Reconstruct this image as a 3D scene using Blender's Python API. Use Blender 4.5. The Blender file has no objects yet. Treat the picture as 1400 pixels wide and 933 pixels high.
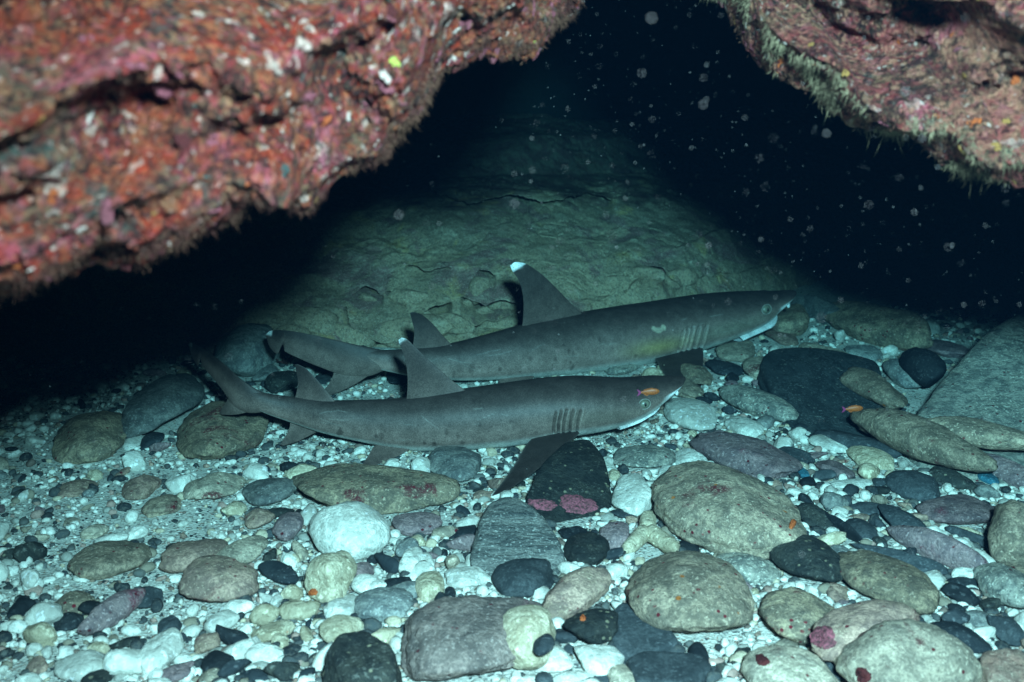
import bpy, bmesh, math, random
import numpy as np
R = math.radians
sc = bpy.context.scene
col = sc.collection

# ------------------------------------------------------------------ camera
F = 1501.0                        # focal length in pixels of a 1400 px wide picture
PITCH = R(16.0)
CAM = np.array([0.0, 0.0, 0.95])
cd = bpy.data.cameras.new('camera')
cd.sensor_width = 36.0
cd.lens = 36.0 * F / 1400.0
cd.clip_start = 0.02; cd.clip_end = 200.0
cd.dof.use_dof = True
cd.dof.focus_distance = 2.45
cd.dof.aperture_fstop = 4.4
cd.dof.aperture_blades = 7
cam = bpy.data.objects.new('camera', cd); col.objects.link(cam)
cam.location = CAM
cam.rotation_euler = (R(90) - PITCH, 0, 0)
sc.camera = cam

# ------------------------------------------------------------------ world: what little daylight reaches the cave mouth
w = bpy.data.worlds.new('World'); sc.world = w; w.use_nodes = True
wn = w.node_tree.nodes; wl = w.node_tree.links
bg = wn['Background']
sky = wn.new('ShaderNodeTexSky'); sky.sky_type = 'NISHITA'; sky.sun_disc = False
sky.sun_elevation = R(20); sky.sun_rotation = R(200)
wl.new(sky.outputs['Color'], bg.inputs['Color'])
bg.inputs['Strength'].default_value = 0.0012

# ------------------------------------------------------------------ the diver's strobe, held above and right of the lens
ld = bpy.data.lights.new('strobe', 'SPOT')
ld.energy = 900.0; ld.color = (0.74, 0.82, 0.90)
ld.spot_size = R(98); ld.spot_blend = 1.0; ld.shadow_soft_size = 0.085
strobe = bpy.data.objects.new('strobe', ld); col.objects.link(strobe)
strobe.location = (0.20, -0.22, 0.95 + 0.37)
_t = np.array([0.46, 2.2, -0.08]) - np.array(strobe.location)
import mathutils
strobe.rotation_euler = mathutils.Vector(_t.tolist()).to_track_quat('-Z', 'Y').to_euler()

vs = sc.view_settings
vs.view_transform = 'Standard'; vs.look = 'None'; vs.exposure = 0.0; vs.gamma = 1.0
sc.render.engine = 'CYCLES'
cy = sc.cycles
cy.max_bounces = 4; cy.diffuse_bounces = 2; cy.glossy_bounces = 1; cy.volume_bounces = 0
cy.transparent_max_bounces = 8; cy.transmission_bounces = 2
cy.caustics_reflective = False; cy.caustics_refractive = False
cy.sample_clamp_indirect = 4.0
cy.use_denoising = True

# ------------------------------------------------------------------ helpers
CF = np.array([0, math.cos(PITCH), -math.sin(PITCH)])
CU = np.array([0, math.sin(PITCH), math.cos(PITCH)])
CR = np.array([1.0, 0, 0])
def ray(u, v):
    return CF + (u - 700.0) / F * CR - (v - 466.5) / F * CU
def at_y(u, v, y):                # point of the place at distance y in front of the camera
    r = ray(u, v); return CAM + r * (y / r[1])
def at_z(u, v, z=0.0):            # point at height z
    r = ray(u, v); return CAM + r * ((z - CAM[2]) / r[2])

def _hash(ix, iy, iz, seed):
    h = (ix.astype(np.uint32) * np.uint32(374761393) + iy.astype(np.uint32) * np.uint32(668265263)
         + iz.astype(np.uint32) * np.uint32(2246822519) + np.uint32((seed * 3266489917) & 0xffffffff))
    h = (h ^ (h >> np.uint32(13))) * np.uint32(1274126177)
    h = (h ^ (h >> np.uint32(15))) * np.uint32(2654435761)
    h = h ^ (h >> np.uint32(16))
    return h.astype(np.float64) / 2147483648.0 - 1.0
def vn(P, seed=0):
    P = np.asarray(P, float)
    Pi = np.floor(P); f = P - Pi; f = f * f * f * (f * (f * 6 - 15) + 10)
    I = Pi.astype(np.int64)
    x, y, z = I[..., 0], I[..., 1], I[..., 2]
    fx, fy, fz = f[..., 0], f[..., 1], f[..., 2]
    def c(a, b, d): return _hash(x + a, y + b, z + d, seed)
    x00 = c(0,0,0) * (1 - fx) + c(1,0,0) * fx
    x10 = c(0,1,0) * (1 - fx) + c(1,1,0) * fx
    x01 = c(0,0,1) * (1 - fx) + c(1,0,1) * fx
    x11 = c(0,1,1) * (1 - fx) + c(1,1,1) * fx
    return (x00 * (1 - fy) + x10 * fy) * (1 - fz) + (x01 * (1 - fy) + x11 * fy) * fz
def fbm(P, seed=0, oct=4, gain=0.5, lac=2.03):
    P = np.asarray(P, float); s = 0; a = 1.0; t = 0
    for i in range(oct):
        s = s + a * vn(P, seed + i * 17); t += a; a *= gain; P = P * lac + 3.7
    return s / t
def sstep(a, b, x):
    t = np.clip((x - a) / (b - a), 0, 1); return t * t * (3 - 2 * t)

def mesh_np(name, V, faces, smooth=True):
    V = np.asarray(V, np.float32); faces = np.asarray(faces, np.int32)
    k = faces.shape[1]; me = bpy.data.meshes.new(name)
    me.vertices.add(len(V)); me.vertices.foreach_set('co', V.ravel())
    me.loops.add(faces.size); me.loops.foreach_set('vertex_index', faces.ravel())
    me.polygons.add(len(faces))
    me.polygons.foreach_set('loop_start', np.arange(0, faces.size, k, dtype=np.int32))
    me.polygons.foreach_set('loop_total', np.full(len(faces), k, np.int32))
    me.polygons.foreach_set('use_smooth', np.full(len(faces), smooth, bool))
    me.update(calc_edges=True); me.validate()
    return me
def link(name, me, mat=None, parent=None):
    o = bpy.data.objects.new(name, me); col.objects.link(o)
    if mat is not None and me is not None and len(me.materials) == 0: me.materials.append(mat)
    if parent is not None: o.parent = parent
    return o
def tag(o, label=None, cat=None, group=None, kind=None):
    if label: o['label'] = label
    if cat: o['category'] = cat
    if group: o['group'] = group
    if kind: o['kind'] = kind
    return o
def grid_faces(n, m, wrap=False):
    i = np.arange(n - 1)[:, None]; j = np.arange(m if wrap else m - 1)[None, :]
    a = i * m + j; b = i * m + (j + 1) % m; c = (i + 1) * m + (j + 1) % m; d = (i + 1) * m + j
    return np.stack([a, b, c, d], -1).reshape(-1, 4)
_ico = {}
def ico(k):
    if k not in _ico:
        bm = bmesh.new(); bmesh.ops.create_icosphere(bm, subdivisions=k, radius=1.0)
        bm.verts.ensure_lookup_table()
        V = np.array([v.co[:] for v in bm.verts]); V /= np.linalg.norm(V, axis=1)[:, None]
        Fc = np.array([[v.index for v in f.verts] for f in bm.faces]); bm.free()
        _ico[k] = (V, Fc)
    return _ico[k]

# ------------------------------------------------------------------ materials
class NT:
    def __init__(s, name):
        s.m = bpy.data.materials.new(name); s.m.use_nodes = True
        s.n = s.m.node_tree.nodes; s.l = s.m.node_tree.links
        s.b = s.n['Principled BSDF']; s.tc = s.n.new('ShaderNodeTexCoord'); s.oi = None
        s.b.inputs['Roughness'].default_value = 0.8
        s.b.inputs['Specular IOR Level'].default_value = 0.15
        s.vec = s.tc.outputs['Object']
    def per_object(s):            # shifts the pattern from one stone to the next
        s.oi = s.n.new('ShaderNodeObjectInfo')
        a = s.n.new('ShaderNodeVectorMath'); a.operation = 'MULTIPLY_ADD'
        c = s.n.new('ShaderNodeCombineXYZ')
        for i in range(3): s.l.new(s.oi.outputs['Random'], c.inputs[i])
        a.inputs[1].default_value = (37.0, 91.0, 53.0)
        s.l.new(c.outputs[0], a.inputs[0]); s.l.new(s.vec, a.inputs[2]); s.vec = a.outputs[0]
    def noise(s, scale, detail=5, rough=0.6, dist=0.0, stretch=None):
        t = s.n.new('ShaderNodeTexNoise'); v = s.vec
        if stretch is not None:
            mp = s.n.new('ShaderNodeMapping'); mp.inputs['Scale'].default_value = stretch
            s.l.new(v, mp.inputs['Vector']); v = mp.outputs[0]
        s.l.new(v, t.inputs['Vector'])
        t.inputs['Scale'].default_value = scale; t.inputs['Detail'].default_value = detail
        t.inputs['Roughness'].default_value = rough; t.inputs['Distortion'].default_value = dist
        return t.outputs['Fac']
    def vor(s, scale, feature='F1', out='Distance', rnd=1.0):
        t = s.n.new('ShaderNodeTexVoronoi'); t.feature = feature
        s.l.new(s.vec, t.inputs['Vector']); t.inputs['Scale'].default_value = scale
        t.inputs['Randomness'].default_value = rnd
        return t.outputs[out]
    def rng(s, x, a, b, c=0.0, d=1.0):
        t = s.n.new('ShaderNodeMapRange'); t.interpolation_type = 'SMOOTHSTEP'
        s.l.new(x, t.inputs[0])
        for i, q in zip((1, 2, 3, 4), (a, b, c, d)): t.inputs[i].default_value = q
        return t.outputs[0]
    def mul(s, a, b, op='MULTIPLY'):
        t = s.n.new('ShaderNodeMath'); t.operation = op
        for i, q in enumerate((a, b)):
            if isinstance(q, (int, float)): t.inputs[i].default_value = q
            else: s.l.new(q, t.inputs[i])
        return t.outputs[0]
    def mix(s, fac, a, b, mode='MIX'):
        t = s.n.new('ShaderNodeMix'); t.data_type = 'RGBA'; t.blend_type = mode
        for i, q in ((0, fac), (6, a), (7, b)):
            if isinstance(q, (int, float)): t.inputs[i].default_value = q
            elif isinstance(q, tuple): t.inputs[i].default_value = q + (1,) if len(q) == 3 else q
            else: s.l.new(q, t.inputs[i])
        return t.outputs[2]
    def bump(s, h, strength=0.5, dist=0.004):
        t = s.n.new('ShaderNodeBump'); t.inputs['Strength'].default_value = strength
        t.inputs['Distance'].default_value = dist; s.l.new(h, t.inputs['Height'])
        s.l.new(t.outputs[0], s.b.inputs['Normal'])
    def done(s, colr):
        s.l.new(colr, s.b.inputs['Base Color']) if not isinstance(colr, tuple) else setattr(s.b.inputs['Base Color'], 'default_value', colr + (1,))
        return s.m

M = {}
def stone_mat(name, a, b, dark, crust=None, crust_amt=0.0, dots=None, grain=190, darkamt=0.72, varia=0.25, bumpd=0.004, stretch=None, spots=None):
    t = NT(name); t.per_object()
    n1 = t.noise(11, 7, 0.7, 0.5, stretch); n2 = t.noise(52, 6, 0.75, 0.3, stretch); n3 = t.noise(grain, 3, 0.75)
    n6 = t.noise(24, 5, 0.7, 0.4, stretch)
    c = t.mix(t.rng(n1, 0.40, 0.60), tuple(min(x * 1.15, 0.86) for x in a), tuple(x * 0.9 for x in b))
    c = t.mix(t.mul(t.rng(n2, 0.46, 0.66), darkamt), c, dark)
    c = t.mix(t.mul(t.rng(n3, 0.44, 0.60), 0.72), c, t.mix(0.65, b, dark))
    c = t.mix(t.mul(t.rng(n6, 0.47, 0.57), 0.55), c, dark)
    pale = t.rng(t.noise(grain * 0.8, 2, 0.6), 0.58, 0.66)
    c = t.mix(t.mul(t.mul(pale, t.rng(n1, 0.42, 0.56)), 0.6), c, tuple(min(1, x * 1.9 + 0.05) for x in b))
    if crust:
        k = t.mul(t.rng(t.noise(9, 4, 0.6, 0.6), 0.64 - crust_amt, 0.74 - crust_amt), t.rng(n3, 0.38, 0.52))
        c = t.mix(t.mul(k, 0.85), c, crust)
    if dots:
        d = t.rng(t.vor(58), 0.23, 0.15); k = t.rng(t.noise(26, 3), 0.50, 0.60)
        c = t.mix(t.mul(d, k), c, dots)
    if spots:
        d = t.rng(t.vor(24), 0.13, 0.09); k = t.rng(t.noise(17, 2), 0.56, 0.60)
        c = t.mix(t.mul(d, k), c, spots)
    v = t.rng(t.oi.outputs['Random'], 0, 1, 1 - varia, 1 + varia)
    hsv = t.n.new('ShaderNodeHueSaturation'); t.l.new(c, hsv.inputs['Color']); t.l.new(v, hsv.inputs['Value'])
    h = t.mul(t.mul(t.mul(n2, 0.8), t.mul(n3, 0.4), 'ADD'), t.mul(n6, 0.9), 'ADD')
    t.bump(h, 1.0, bumpd * 2.2)
    M[name] = t.done(hsv.outputs[0])
MAROON = (0.09, 0.012, 0.02); PINK = (0.42, 0.12, 0.17)
stone_mat('tan', (0.44, 0.335, 0.24), (0.31, 0.245, 0.175), (0.09, 0.080, 0.066), MAROON, 0.035, (0.12, 0.01, 0.018), spots=(0.36, 0.12, 0.03))
stone_mat('pale_tan', (0.55, 0.45, 0.34), (0.41, 0.34, 0.255), (0.15, 0.135, 0.11), MAROON, 0.01, (0.12, 0.012, 0.02))
stone_mat('olive', (0.37, 0.28, 0.185), (0.25, 0.195, 0.135), (0.07, 0.064, 0.054), MAROON, 0.06, (0.12, 0.01, 0.018))
stone_mat('mauve', (0.32, 0.22, 0.215), (0.23, 0.17, 0.165), (0.09, 0.07, 0.08), (0.15, 0.025, 0.045), 0.04, (0.08, 0.005, 0.012))
stone_mat('pinkish', (0.44, 0.29, 0.22), (0.32, 0.23, 0.165), (0.13, 0.09, 0.08), MAROON, 0.04, (0.12, 0.01, 0.02))
stone_mat('basalt', (0.020, 0.026, 0.030), (0.034, 0.040, 0.044), (0.010, 0.014, 0.018), darkamt=0.5, varia=0.35, bumpd=0.0015)
stone_mat('speckled_basalt', (0.030, 0.034, 0.033), (0.060, 0.062, 0.052), (0.012, 0.016, 0.018), (0.24, 0.07, 0.09), -0.03, spots=(0.22, 0.20, 0.13), dots=(0.24, 0.22, 0.15), bumpd=0.004)
stone_mat('dusty_basalt', (0.034, 0.044, 0.048), (0.055, 0.066, 0.068), (0.014, 0.020, 0.023), darkamt=0.7, varia=0.1, bumpd=0.004, dots=(0.15, 0.16, 0.14), stretch=(1, 0.5, 1))
stone_mat('brown_grey', (0.30, 0.225, 0.195), (0.21, 0.165, 0.145), (0.07, 0.06, 0.058), (0.15, 0.06, 0.08), 0.02, (0.09, 0.01, 0.018))
stone_mat('grey', (0.30, 0.30, 0.27), (0.21, 0.215, 0.20), (0.07, 0.08, 0.085), varia=0.25, bumpd=0.003)
stone_mat('slate', (0.065, 0.075, 0.08), (0.045, 0.053, 0.058), (0.02, 0.026, 0.03), varia=0.2, bumpd=0.001)
stone_mat('banded', (0.34, 0.33, 0.30), (0.24, 0.24, 0.22), (0.04, 0.05, 0.055), darkamt=1.0, stretch=(0.35, 1.0, 2.2), varia=0.1, bumpd=0.008)
stone_mat('white', (0.73, 0.70, 0.62), (0.61, 0.585, 0.51), (0.36, 0.345, 0.30), grain=120, darkamt=0.35, varia=0.12, bumpd=0.003)
stone_mat('cream', (0.64, 0.55, 0.40), (0.52, 0.44, 0.31), (0.27, 0.215, 0.14), grain=120, darkamt=0.45, varia=0.1, bumpd=0.005, spots=(0.45, 0.12, 0.05))
stone_mat('blue', (0.03, 0.14, 0.20), (0.05, 0.20, 0.26), (0.02, 0.06, 0.09), varia=0.1)
stone_mat('granite', (0.34, 0.32, 0.27), (0.42, 0.39, 0.32), (0.07, 0.085, 0.085), darkamt=0.9, varia=0.05, bumpd=0.004, dots=(0.10, 0.02, 0.025))
stone_mat('pink_rock', (0.55, 0.30, 0.22), (0.45, 0.33, 0.25), (0.22, 0.12, 0.10), bumpd=0.006)

def gravel_mat(name, stops):          # every pebble of a gravel bed its own tone
    t = NT(name); ge = t.n.new('ShaderNodeNewGeometry'); rp = t.n.new('ShaderNodeValToRGB'); t.l.new(ge.outputs['Random Per Island'], rp.inputs[0]); rp.color_ramp.interpolation = 'CONSTANT'
    el = rp.color_ramp.elements
    for i, (q, cc) in enumerate(stops):
        e = el[i] if i < 2 else el.new(q)
        e.position = q; e.color = cc + (1,)
    n = t.noise(150, 4, 0.7); n2 = t.noise(420, 2, 0.7)
    c = t.mix(t.mul(t.rng(n, 0.45, 0.65), 0.45), rp.outputs[0], (0.14, 0.13, 0.11))
    t.bump(t.mul(n, t.mul(n2, 0.5), 'ADD'), 0.8, 0.003); M[name] = t.done(c)
gravel_mat('mixed_white', [(0.0, (0.70, 0.675, 0.60)), (0.28, (0.58, 0.555, 0.485)), (0.46, (0.76, 0.735, 0.66)), (0.64, (0.52, 0.43, 0.31)), (0.70, (0.34, 0.33, 0.29)), (0.80, (0.24, 0.20, 0.15)), (0.88, (0.36, 0.24, 0.20)), (0.93, (0.06, 0.068, 0.07))])
gravel_mat('mixed_dark', [(0.0, (0.022, 0.028, 0.032)), (0.4, (0.045, 0.052, 0.056)), (0.65, (0.10, 0.105, 0.10)), (0.82, (0.16, 0.12, 0.10)), (0.92, (0.03, 0.036, 0.04))])
def sand_mat():
    t = NT('white_sand')
    n1 = t.noise(7, 5, 0.6); n2 = t.noise(180, 3, 0.7); n3 = t.noise(420, 2, 0.6)
    c = t.mix(t.rng(n1, 0.3, 0.7), (0.50, 0.48, 0.42), (0.37, 0.355, 0.31))
    sp = t.n.new('ShaderNodeTexVoronoi'); sp.inputs['Scale'].default_value = 210; t.l.new(t.vec, sp.inputs['Vector'])
    sep = t.n.new('ShaderNodeSeparateColor'); t.l.new(sp.outputs['Color'], sep.inputs[0])
    c = t.mix(t.rng(sep.outputs[0], 0.86, 0.88), c, (0.05, 0.055, 0.06))
    c = t.mix(t.rng(sep.outputs[1], 0.88, 0.90), c, (0.25, 0.17, 0.13))
    c = t.mix(t.mul(t.rng(sep.outputs[2], 0, 1), 0.4), c, (0.75, 0.74, 0.68))
    c = t.mix(t.mul(t.rng(n3, 0.55, 0.7), 0.25), c, (0.15, 0.16, 0.16))
    t.bump(t.mul(sp.outputs['Distance'], t.mul(n2, 0.6), 'ADD'), 0.8, 0.003)
    M['white_sand'] = t.done(c)
sand_mat()

def wall_mat():
    t = NT('cave_sediment')
    n1 = t.noise(2.6, 6, 0.62, 0.5); n2 = t.noise(22, 6, 0.7, 0.3); n3 = t.noise(120, 4, 0.75)
    c = t.mix(t.rng(n1, 0.36, 0.62), (0.36, 0.255, 0.165), (0.20, 0.145, 0.10))
    c = t.mix(t.mul(t.rng(t.noise(5, 5, 0.65, 0.7), 0.50, 0.60), 0.75), c, (0.17, 0.080, 0.085))
    c = t.mix(t.mul(t.rng(t.noise(6.3, 5, 0.6, 0.4), 0.56, 0.68), 0.6), c, (0.40, 0.26, 0.09))
    c = t.mix(t.mul(t.rng(n2, 0.5, 0.7), 0.6), c, (0.46, 0.37, 0.27))
    c = t.mix(t.mul(t.rng(n3, 0.46, 0.64), 0.7), c, (0.07, 0.06, 0.048))
    c = t.mix(t.mul(t.rng(t.noise(260, 3, 0.7), 0.54, 0.66), 0.6), c, (0.55, 0.46, 0.34))
    sx = t.n.new('ShaderNodeSeparateXYZ'); t.l.new(t.vec, sx.inputs[0])
    up = t.rng(t.mul(sx.outputs[2], t.mul(t.noise(4.5, 5, 0.65), 0.30), 'ADD'), 0.46, 0.53)            # maroon rock above the sediment, its colour darkened to imitate light fading upward
    c = t.mix(t.mul(up, 0.93), c, t.mix(t.rng(n2, 0.4, 0.6), (0.035, 0.018, 0.018), (0.055, 0.045, 0.035)))
    t.bump(t.mul(t.mul(n2, 0.8), t.mul(n3, 0.4), 'ADD'), 0.8, 0.012)
    M['sediment'] = t.done(c)
wall_mat()

def reef_mat(name, red, warm, olive):
    t = NT(name)
    n1 = t.noise(5.0, 6, 0.65, 0.8, (0.7, 1, 1.5)); n2 = t.noise(17, 6, 0.7, 0.6, (0.75, 1, 1.3)); n3 = t.noise(75, 5, 0.75); n4 = t.noise(240, 3, 0.7)
    c = t.mix(t.rng(n1, 0.40, 0.60), red, warm)
    c = t.mix(t.mul(t.rng(t.noise(8.5, 5, 0.65, 0.5), 0.55, 0.62), 0.75), c, (0.46, 0.095, 0.14))     # pink coralline
    c = t.mix(t.mul(t.rng(t.noise(11, 5, 0.7, 0.5), 0.56 - olive, 0.64 - olive), 0.85), c, (0.125, 0.095, 0.055))   # olive turf
    c = t.mix(t.mul(t.rng(t.noise(6.1, 5, 0.7, 1.0), 0.52, 0.60), 0.9), c, (0.026, 0.012, 0.012))      # dark maroon
    c = t.mix(t.mul(t.rng(t.noise(9.3, 4, 0.6, 0.8), 0.60, 0.66), 0.85), c, (0.020, 0.070, 0.062))     # blue-green film
    # the many small crusts, each grain its own colour
    zone = t.rng(t.noise(4.2, 4, 0.6, 0.6), 0.40, 0.58, 0.48, 1.0)
    for sc_, amt in ((58, 0.8), (125, 0.75), (260, 0.55)):
        v = t.n.new('ShaderNodeTexVoronoi'); v.inputs['Scale'].default_value = sc_
        wv = t.n.new('ShaderNodeVectorMath'); wv.operation = 'MULTIPLY_ADD'; nn = t.n.new('ShaderNodeTexNoise'); nn.inputs['Scale'].default_value = sc_ * 1.3
        t.l.new(t.vec, nn.inputs['Vector']); t.l.new(nn.outputs['Color'], wv.inputs[0]); wv.inputs[1].default_value = (0.9 / sc_,) * 3; t.l.new(t.vec, wv.inputs[2]); t.l.new(wv.outputs[0], v.inputs['Vector'])
        sp = t.n.new('ShaderNodeSeparateColor'); t.l.new(v.outputs['Color'], sp.inputs[0])
        rp = t.n.new('ShaderNodeValToRGB'); t.l.new(sp.outputs[0], rp.inputs[0]); rp.color_ramp.interpolation = 'CONSTANT'
        el = rp.color_ramp.elements
        stops = [(0.0, (0.022, 0.010, 0.010)), (0.22, tuple(x * 0.8 for x in red)), (0.42, (0.10, 0.075, 0.045)), (0.54, (0.26, 0.034, 0.036)), (0.68, tuple(x * 1.5 for x in warm)), (0.80, (0.35, 0.10, 0.115)), (0.88, (0.33, 0.19, 0.10)), (0.955, (0.78, 0.62, 0.52))]
        el[0].position, el[0].color = stops[0][0], stops[0][1] + (1,); el[1].position, el[1].color = stops[1][0], stops[1][1] + (1,)
        for q, cc in stops[2:]:
            e = el.new(q); e.color = cc + (1,)
        c = t.mix(t.mul(t.mul(t.rng(sp.outputs[1], 0.40, 0.6), amt), zone), c, rp.outputs[0])
    c = t.mix(t.mul(t.rng(n3, 0.48, 0.62), 0.88), c, (0.016, 0.008, 0.008))
    c = t.mix(t.mul(t.rng(n4, 0.56, 0.70), 0.40), c, (0.30, 0.12, 0.09))
    t.bump(t.mul(n2, t.mul(n3, 1.2), 'ADD'), 1.0, 0.03)
    M[name] = t.done(c)
reef_mat('reef_red', (0.31, 0.028, 0.009), (0.26, 0.080, 0.034), 0.02)
reef_mat('reef_mixed', (0.40, 0.090, 0.080), (0.40, 0.19, 0.115), 0.01)

def plain(name, c, rough=0.75, spec=0.15, vary=0.0, scale=80, c2=None, bump=0.0):
    t = NT(name); t.b.inputs['Roughness'].default_value = rough; t.b.inputs['Specular IOR Level'].default_value = spec
    n = t.noise(scale, 4, 0.65)
    cc = t.mix(t.rng(n, 0.35, 0.65), c, c2 if c2 else tuple(x * 0.7 for x in c))
    if bump: t.bump(n, 0.7, bump)
    M[name] = t.done(cc)
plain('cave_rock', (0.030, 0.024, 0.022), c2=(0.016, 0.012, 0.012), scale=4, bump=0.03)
plain('pink_crust', (0.33, 0.085, 0.115), c2=(0.07, 0.035, 0.035), scale=190, bump=0.004)
plain('red_sponge', (0.085, 0.016, 0.016), c2=(0.040, 0.010, 0.011), scale=110, bump=0.004)
plain('white_crust', (0.60, 0.50, 0.44), c2=(0.36, 0.26, 0.22), scale=160, bump=0.004)
plain('yellow_sponge', (0.36, 0.20, 0.05), c2=(0.25, 0.13, 0.05), scale=140, bump=0.004)
plain('lime_sponge', (0.26, 0.28, 0.05), c2=(0.20, 0.24, 0.05), scale=70)
plain('orange_sponge', (0.45, 0.11, 0.03), c2=(0.28, 0.06, 0.02), scale=140, bump=0.004)
plain('teal_film', (0.02, 0.060, 0.058), c2=(0.03, 0.085, 0.08), scale=70, bump=0.004)
plain('olive_turf', (0.10, 0.050, 0.030), c2=(0.06, 0.020, 0.016), scale=30)
plain('pale_turf', (0.25, 0.205, 0.125), c2=(0.11, 0.08, 0.05), scale=30)
plain('eye_iris', (0.15, 0.15, 0.11), 0.35, 0.4, c2=(0.10, 0.10, 0.075))
plain('eye_black', (0.005, 0.005, 0.006), 0.3, 0.4)
plain('eye_rim', (0.22, 0.21, 0.18), 0.6)
plain('fish_orange', (0.22, 0.065, 0.010), 0.5, 0.3, scale=500, c2=(0.12, 0.030, 0.008))
plain('fish_magenta', (0.13, 0.016, 0.07), 0.5, 0.3)
plain('plankton', (0.20, 0.21, 0.21), 0.8)
plain('twig', (0.05, 0.022, 0.018), 0.8)

def shark_mat():
    t = NT('shark_skin')
    a = t.n.new('ShaderNodeAttribute'); a.attribute_name = 'col'
    n = t.noise(420, 3, 0.7); n2 = t.noise(30, 4, 0.6)
    n5 = t.noise(95, 4, 0.7); v = t.mul(t.mul(t.rng(n, 0.3, 0.7, 0.60, 1.40), t.rng(n2, 0.3, 0.7, 0.80, 1.20)), t.rng(n5, 0.3, 0.7, 0.88, 1.12))
    hsv = t.n.new('ShaderNodeHueSaturation'); t.l.new(a.outputs['Color'], hsv.inputs['Color']); t.l.new(v, hsv.inputs['Value'])
    t.b.inputs['Roughness'].default_value = 0.54; t.b.inputs['Specular IOR Level'].default_value = 0.26
    t.bump(n, 0.25, 0.001)
    M['shark'] = t.done(hsv.outputs[0])
shark_mat()

# ------------------------------------------------------------------ seabed
def ground_z(x, y):
    P = np.stack([np.asarray(x, float), np.asarray(y, float), np.zeros_like(np.asarray(x, float))], -1)
    return 0.010 * fbm(P * 2.2, 5, 3) + 0.004 * fbm(P * 11, 9, 2)
gx = np.concatenate([np.linspace(-9, -2.6, 14)[:-1], np.linspace(-2.6, 2.6, 420), np.linspace(2.6, 9, 14)[1:]])
gy = np.concatenate([np.linspace(-6, 0.6, 12)[:-1], np.linspace(0.6, 4.4, 340), np.linspace(4.4, 9, 12)[1:]])
GX, GY = np.meshgrid(gx, gy, indexing='ij')
GZ = ground_z(GX, GY)
tag(link('seabed', mesh_np('seabed', np.stack([GX, GY, GZ], -1).reshape(-1, 3), grid_faces(len(gx), len(gy))), M['white_sand']), kind='structure')

# ------------------------------------------------------------------ cave wall: the bank of sediment behind the sharks
def base_y(x):                    # where the bank meets the floor
    return np.interp(x, [-6, -1.2, -0.8, -0.3, 0.2, 0.6, 1.0, 1.5, 6], [3.05, 3.12, 3.16, 3.24, 3.33, 3.56, 3.95, 4.5, 5.6])
def wall_point(x, q):             # q 0..1 up the bank; returns y, z
    y0 = base_y(x)
    yy = np.interp(q, [0, 0.10, 0.14, 0.34, 0.55, 0.62, 0.72, 0.82, 1.0], [-0.10, 0.0, 0.035, 0.24, 0.62, 0.98, 1.15, 1.45, 2.6])
    zz = np.interp(q, [0, 0.10, 0.14, 0.34, 0.55, 0.62, 0.72, 0.82, 1.0], [-0.12, 0.0, 0.045, 0.19, 0.335, 0.375, 0.50, 0.56, 0.45])
    return y0 + yy, zz
wx = np.concatenate([np.linspace(-6, -1.5, 40)[:-1], np.linspace(-1.4, 1.5, 900), np.linspace(1.6, 6, 40)[1:]])
wq = np.concatenate([np.linspace(0, 0.62, 420)[:-1], np.linspace(0.62, 1, 120)])
WX, WQ = np.meshgrid(wx, wq, indexing='ij')
WY, WZ = wall_point(WX, WQ)
P0 = np.stack([WX, WY, WZ], -1)
dn = 0.075 * fbm(P0 * 1.6, 21, 4) + 0.024 * fbm(P0 * np.array([4, 4, 7]), 33, 3)
cr = fbm(P0 * np.array([5.5, 5, 9]), 47, 4, 0.55)
crack = np.exp(-(cr / 0.018) ** 2) * sstep(-0.05, 0.22, fbm(P0 * 2.6, 55, 2))
lay = P0[..., 2] * 7.5 + 1.3 * fbm(P0 * np.array([1.6, 1.6, 1.6]), 91, 4) + 0.25 * fbm(P0 * 9, 95, 3)
saw = lay - np.floor(lay); saw = np.where(saw < 0.88, saw / 0.88, (1 - saw) / 0.12)          # beds that stick out and break off
dn = dn - 0.010 * crack + 0.006 * fbm(P0 * 30, 61, 3) + 0.022 * (saw - 0.5) * sstep(-0.25, 0.25, fbm(P0 * 1.9, 99, 3))
N0 = np.array([0, -0.62, 0.78])
P1 = P0 + dn[..., None] * N0
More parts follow.
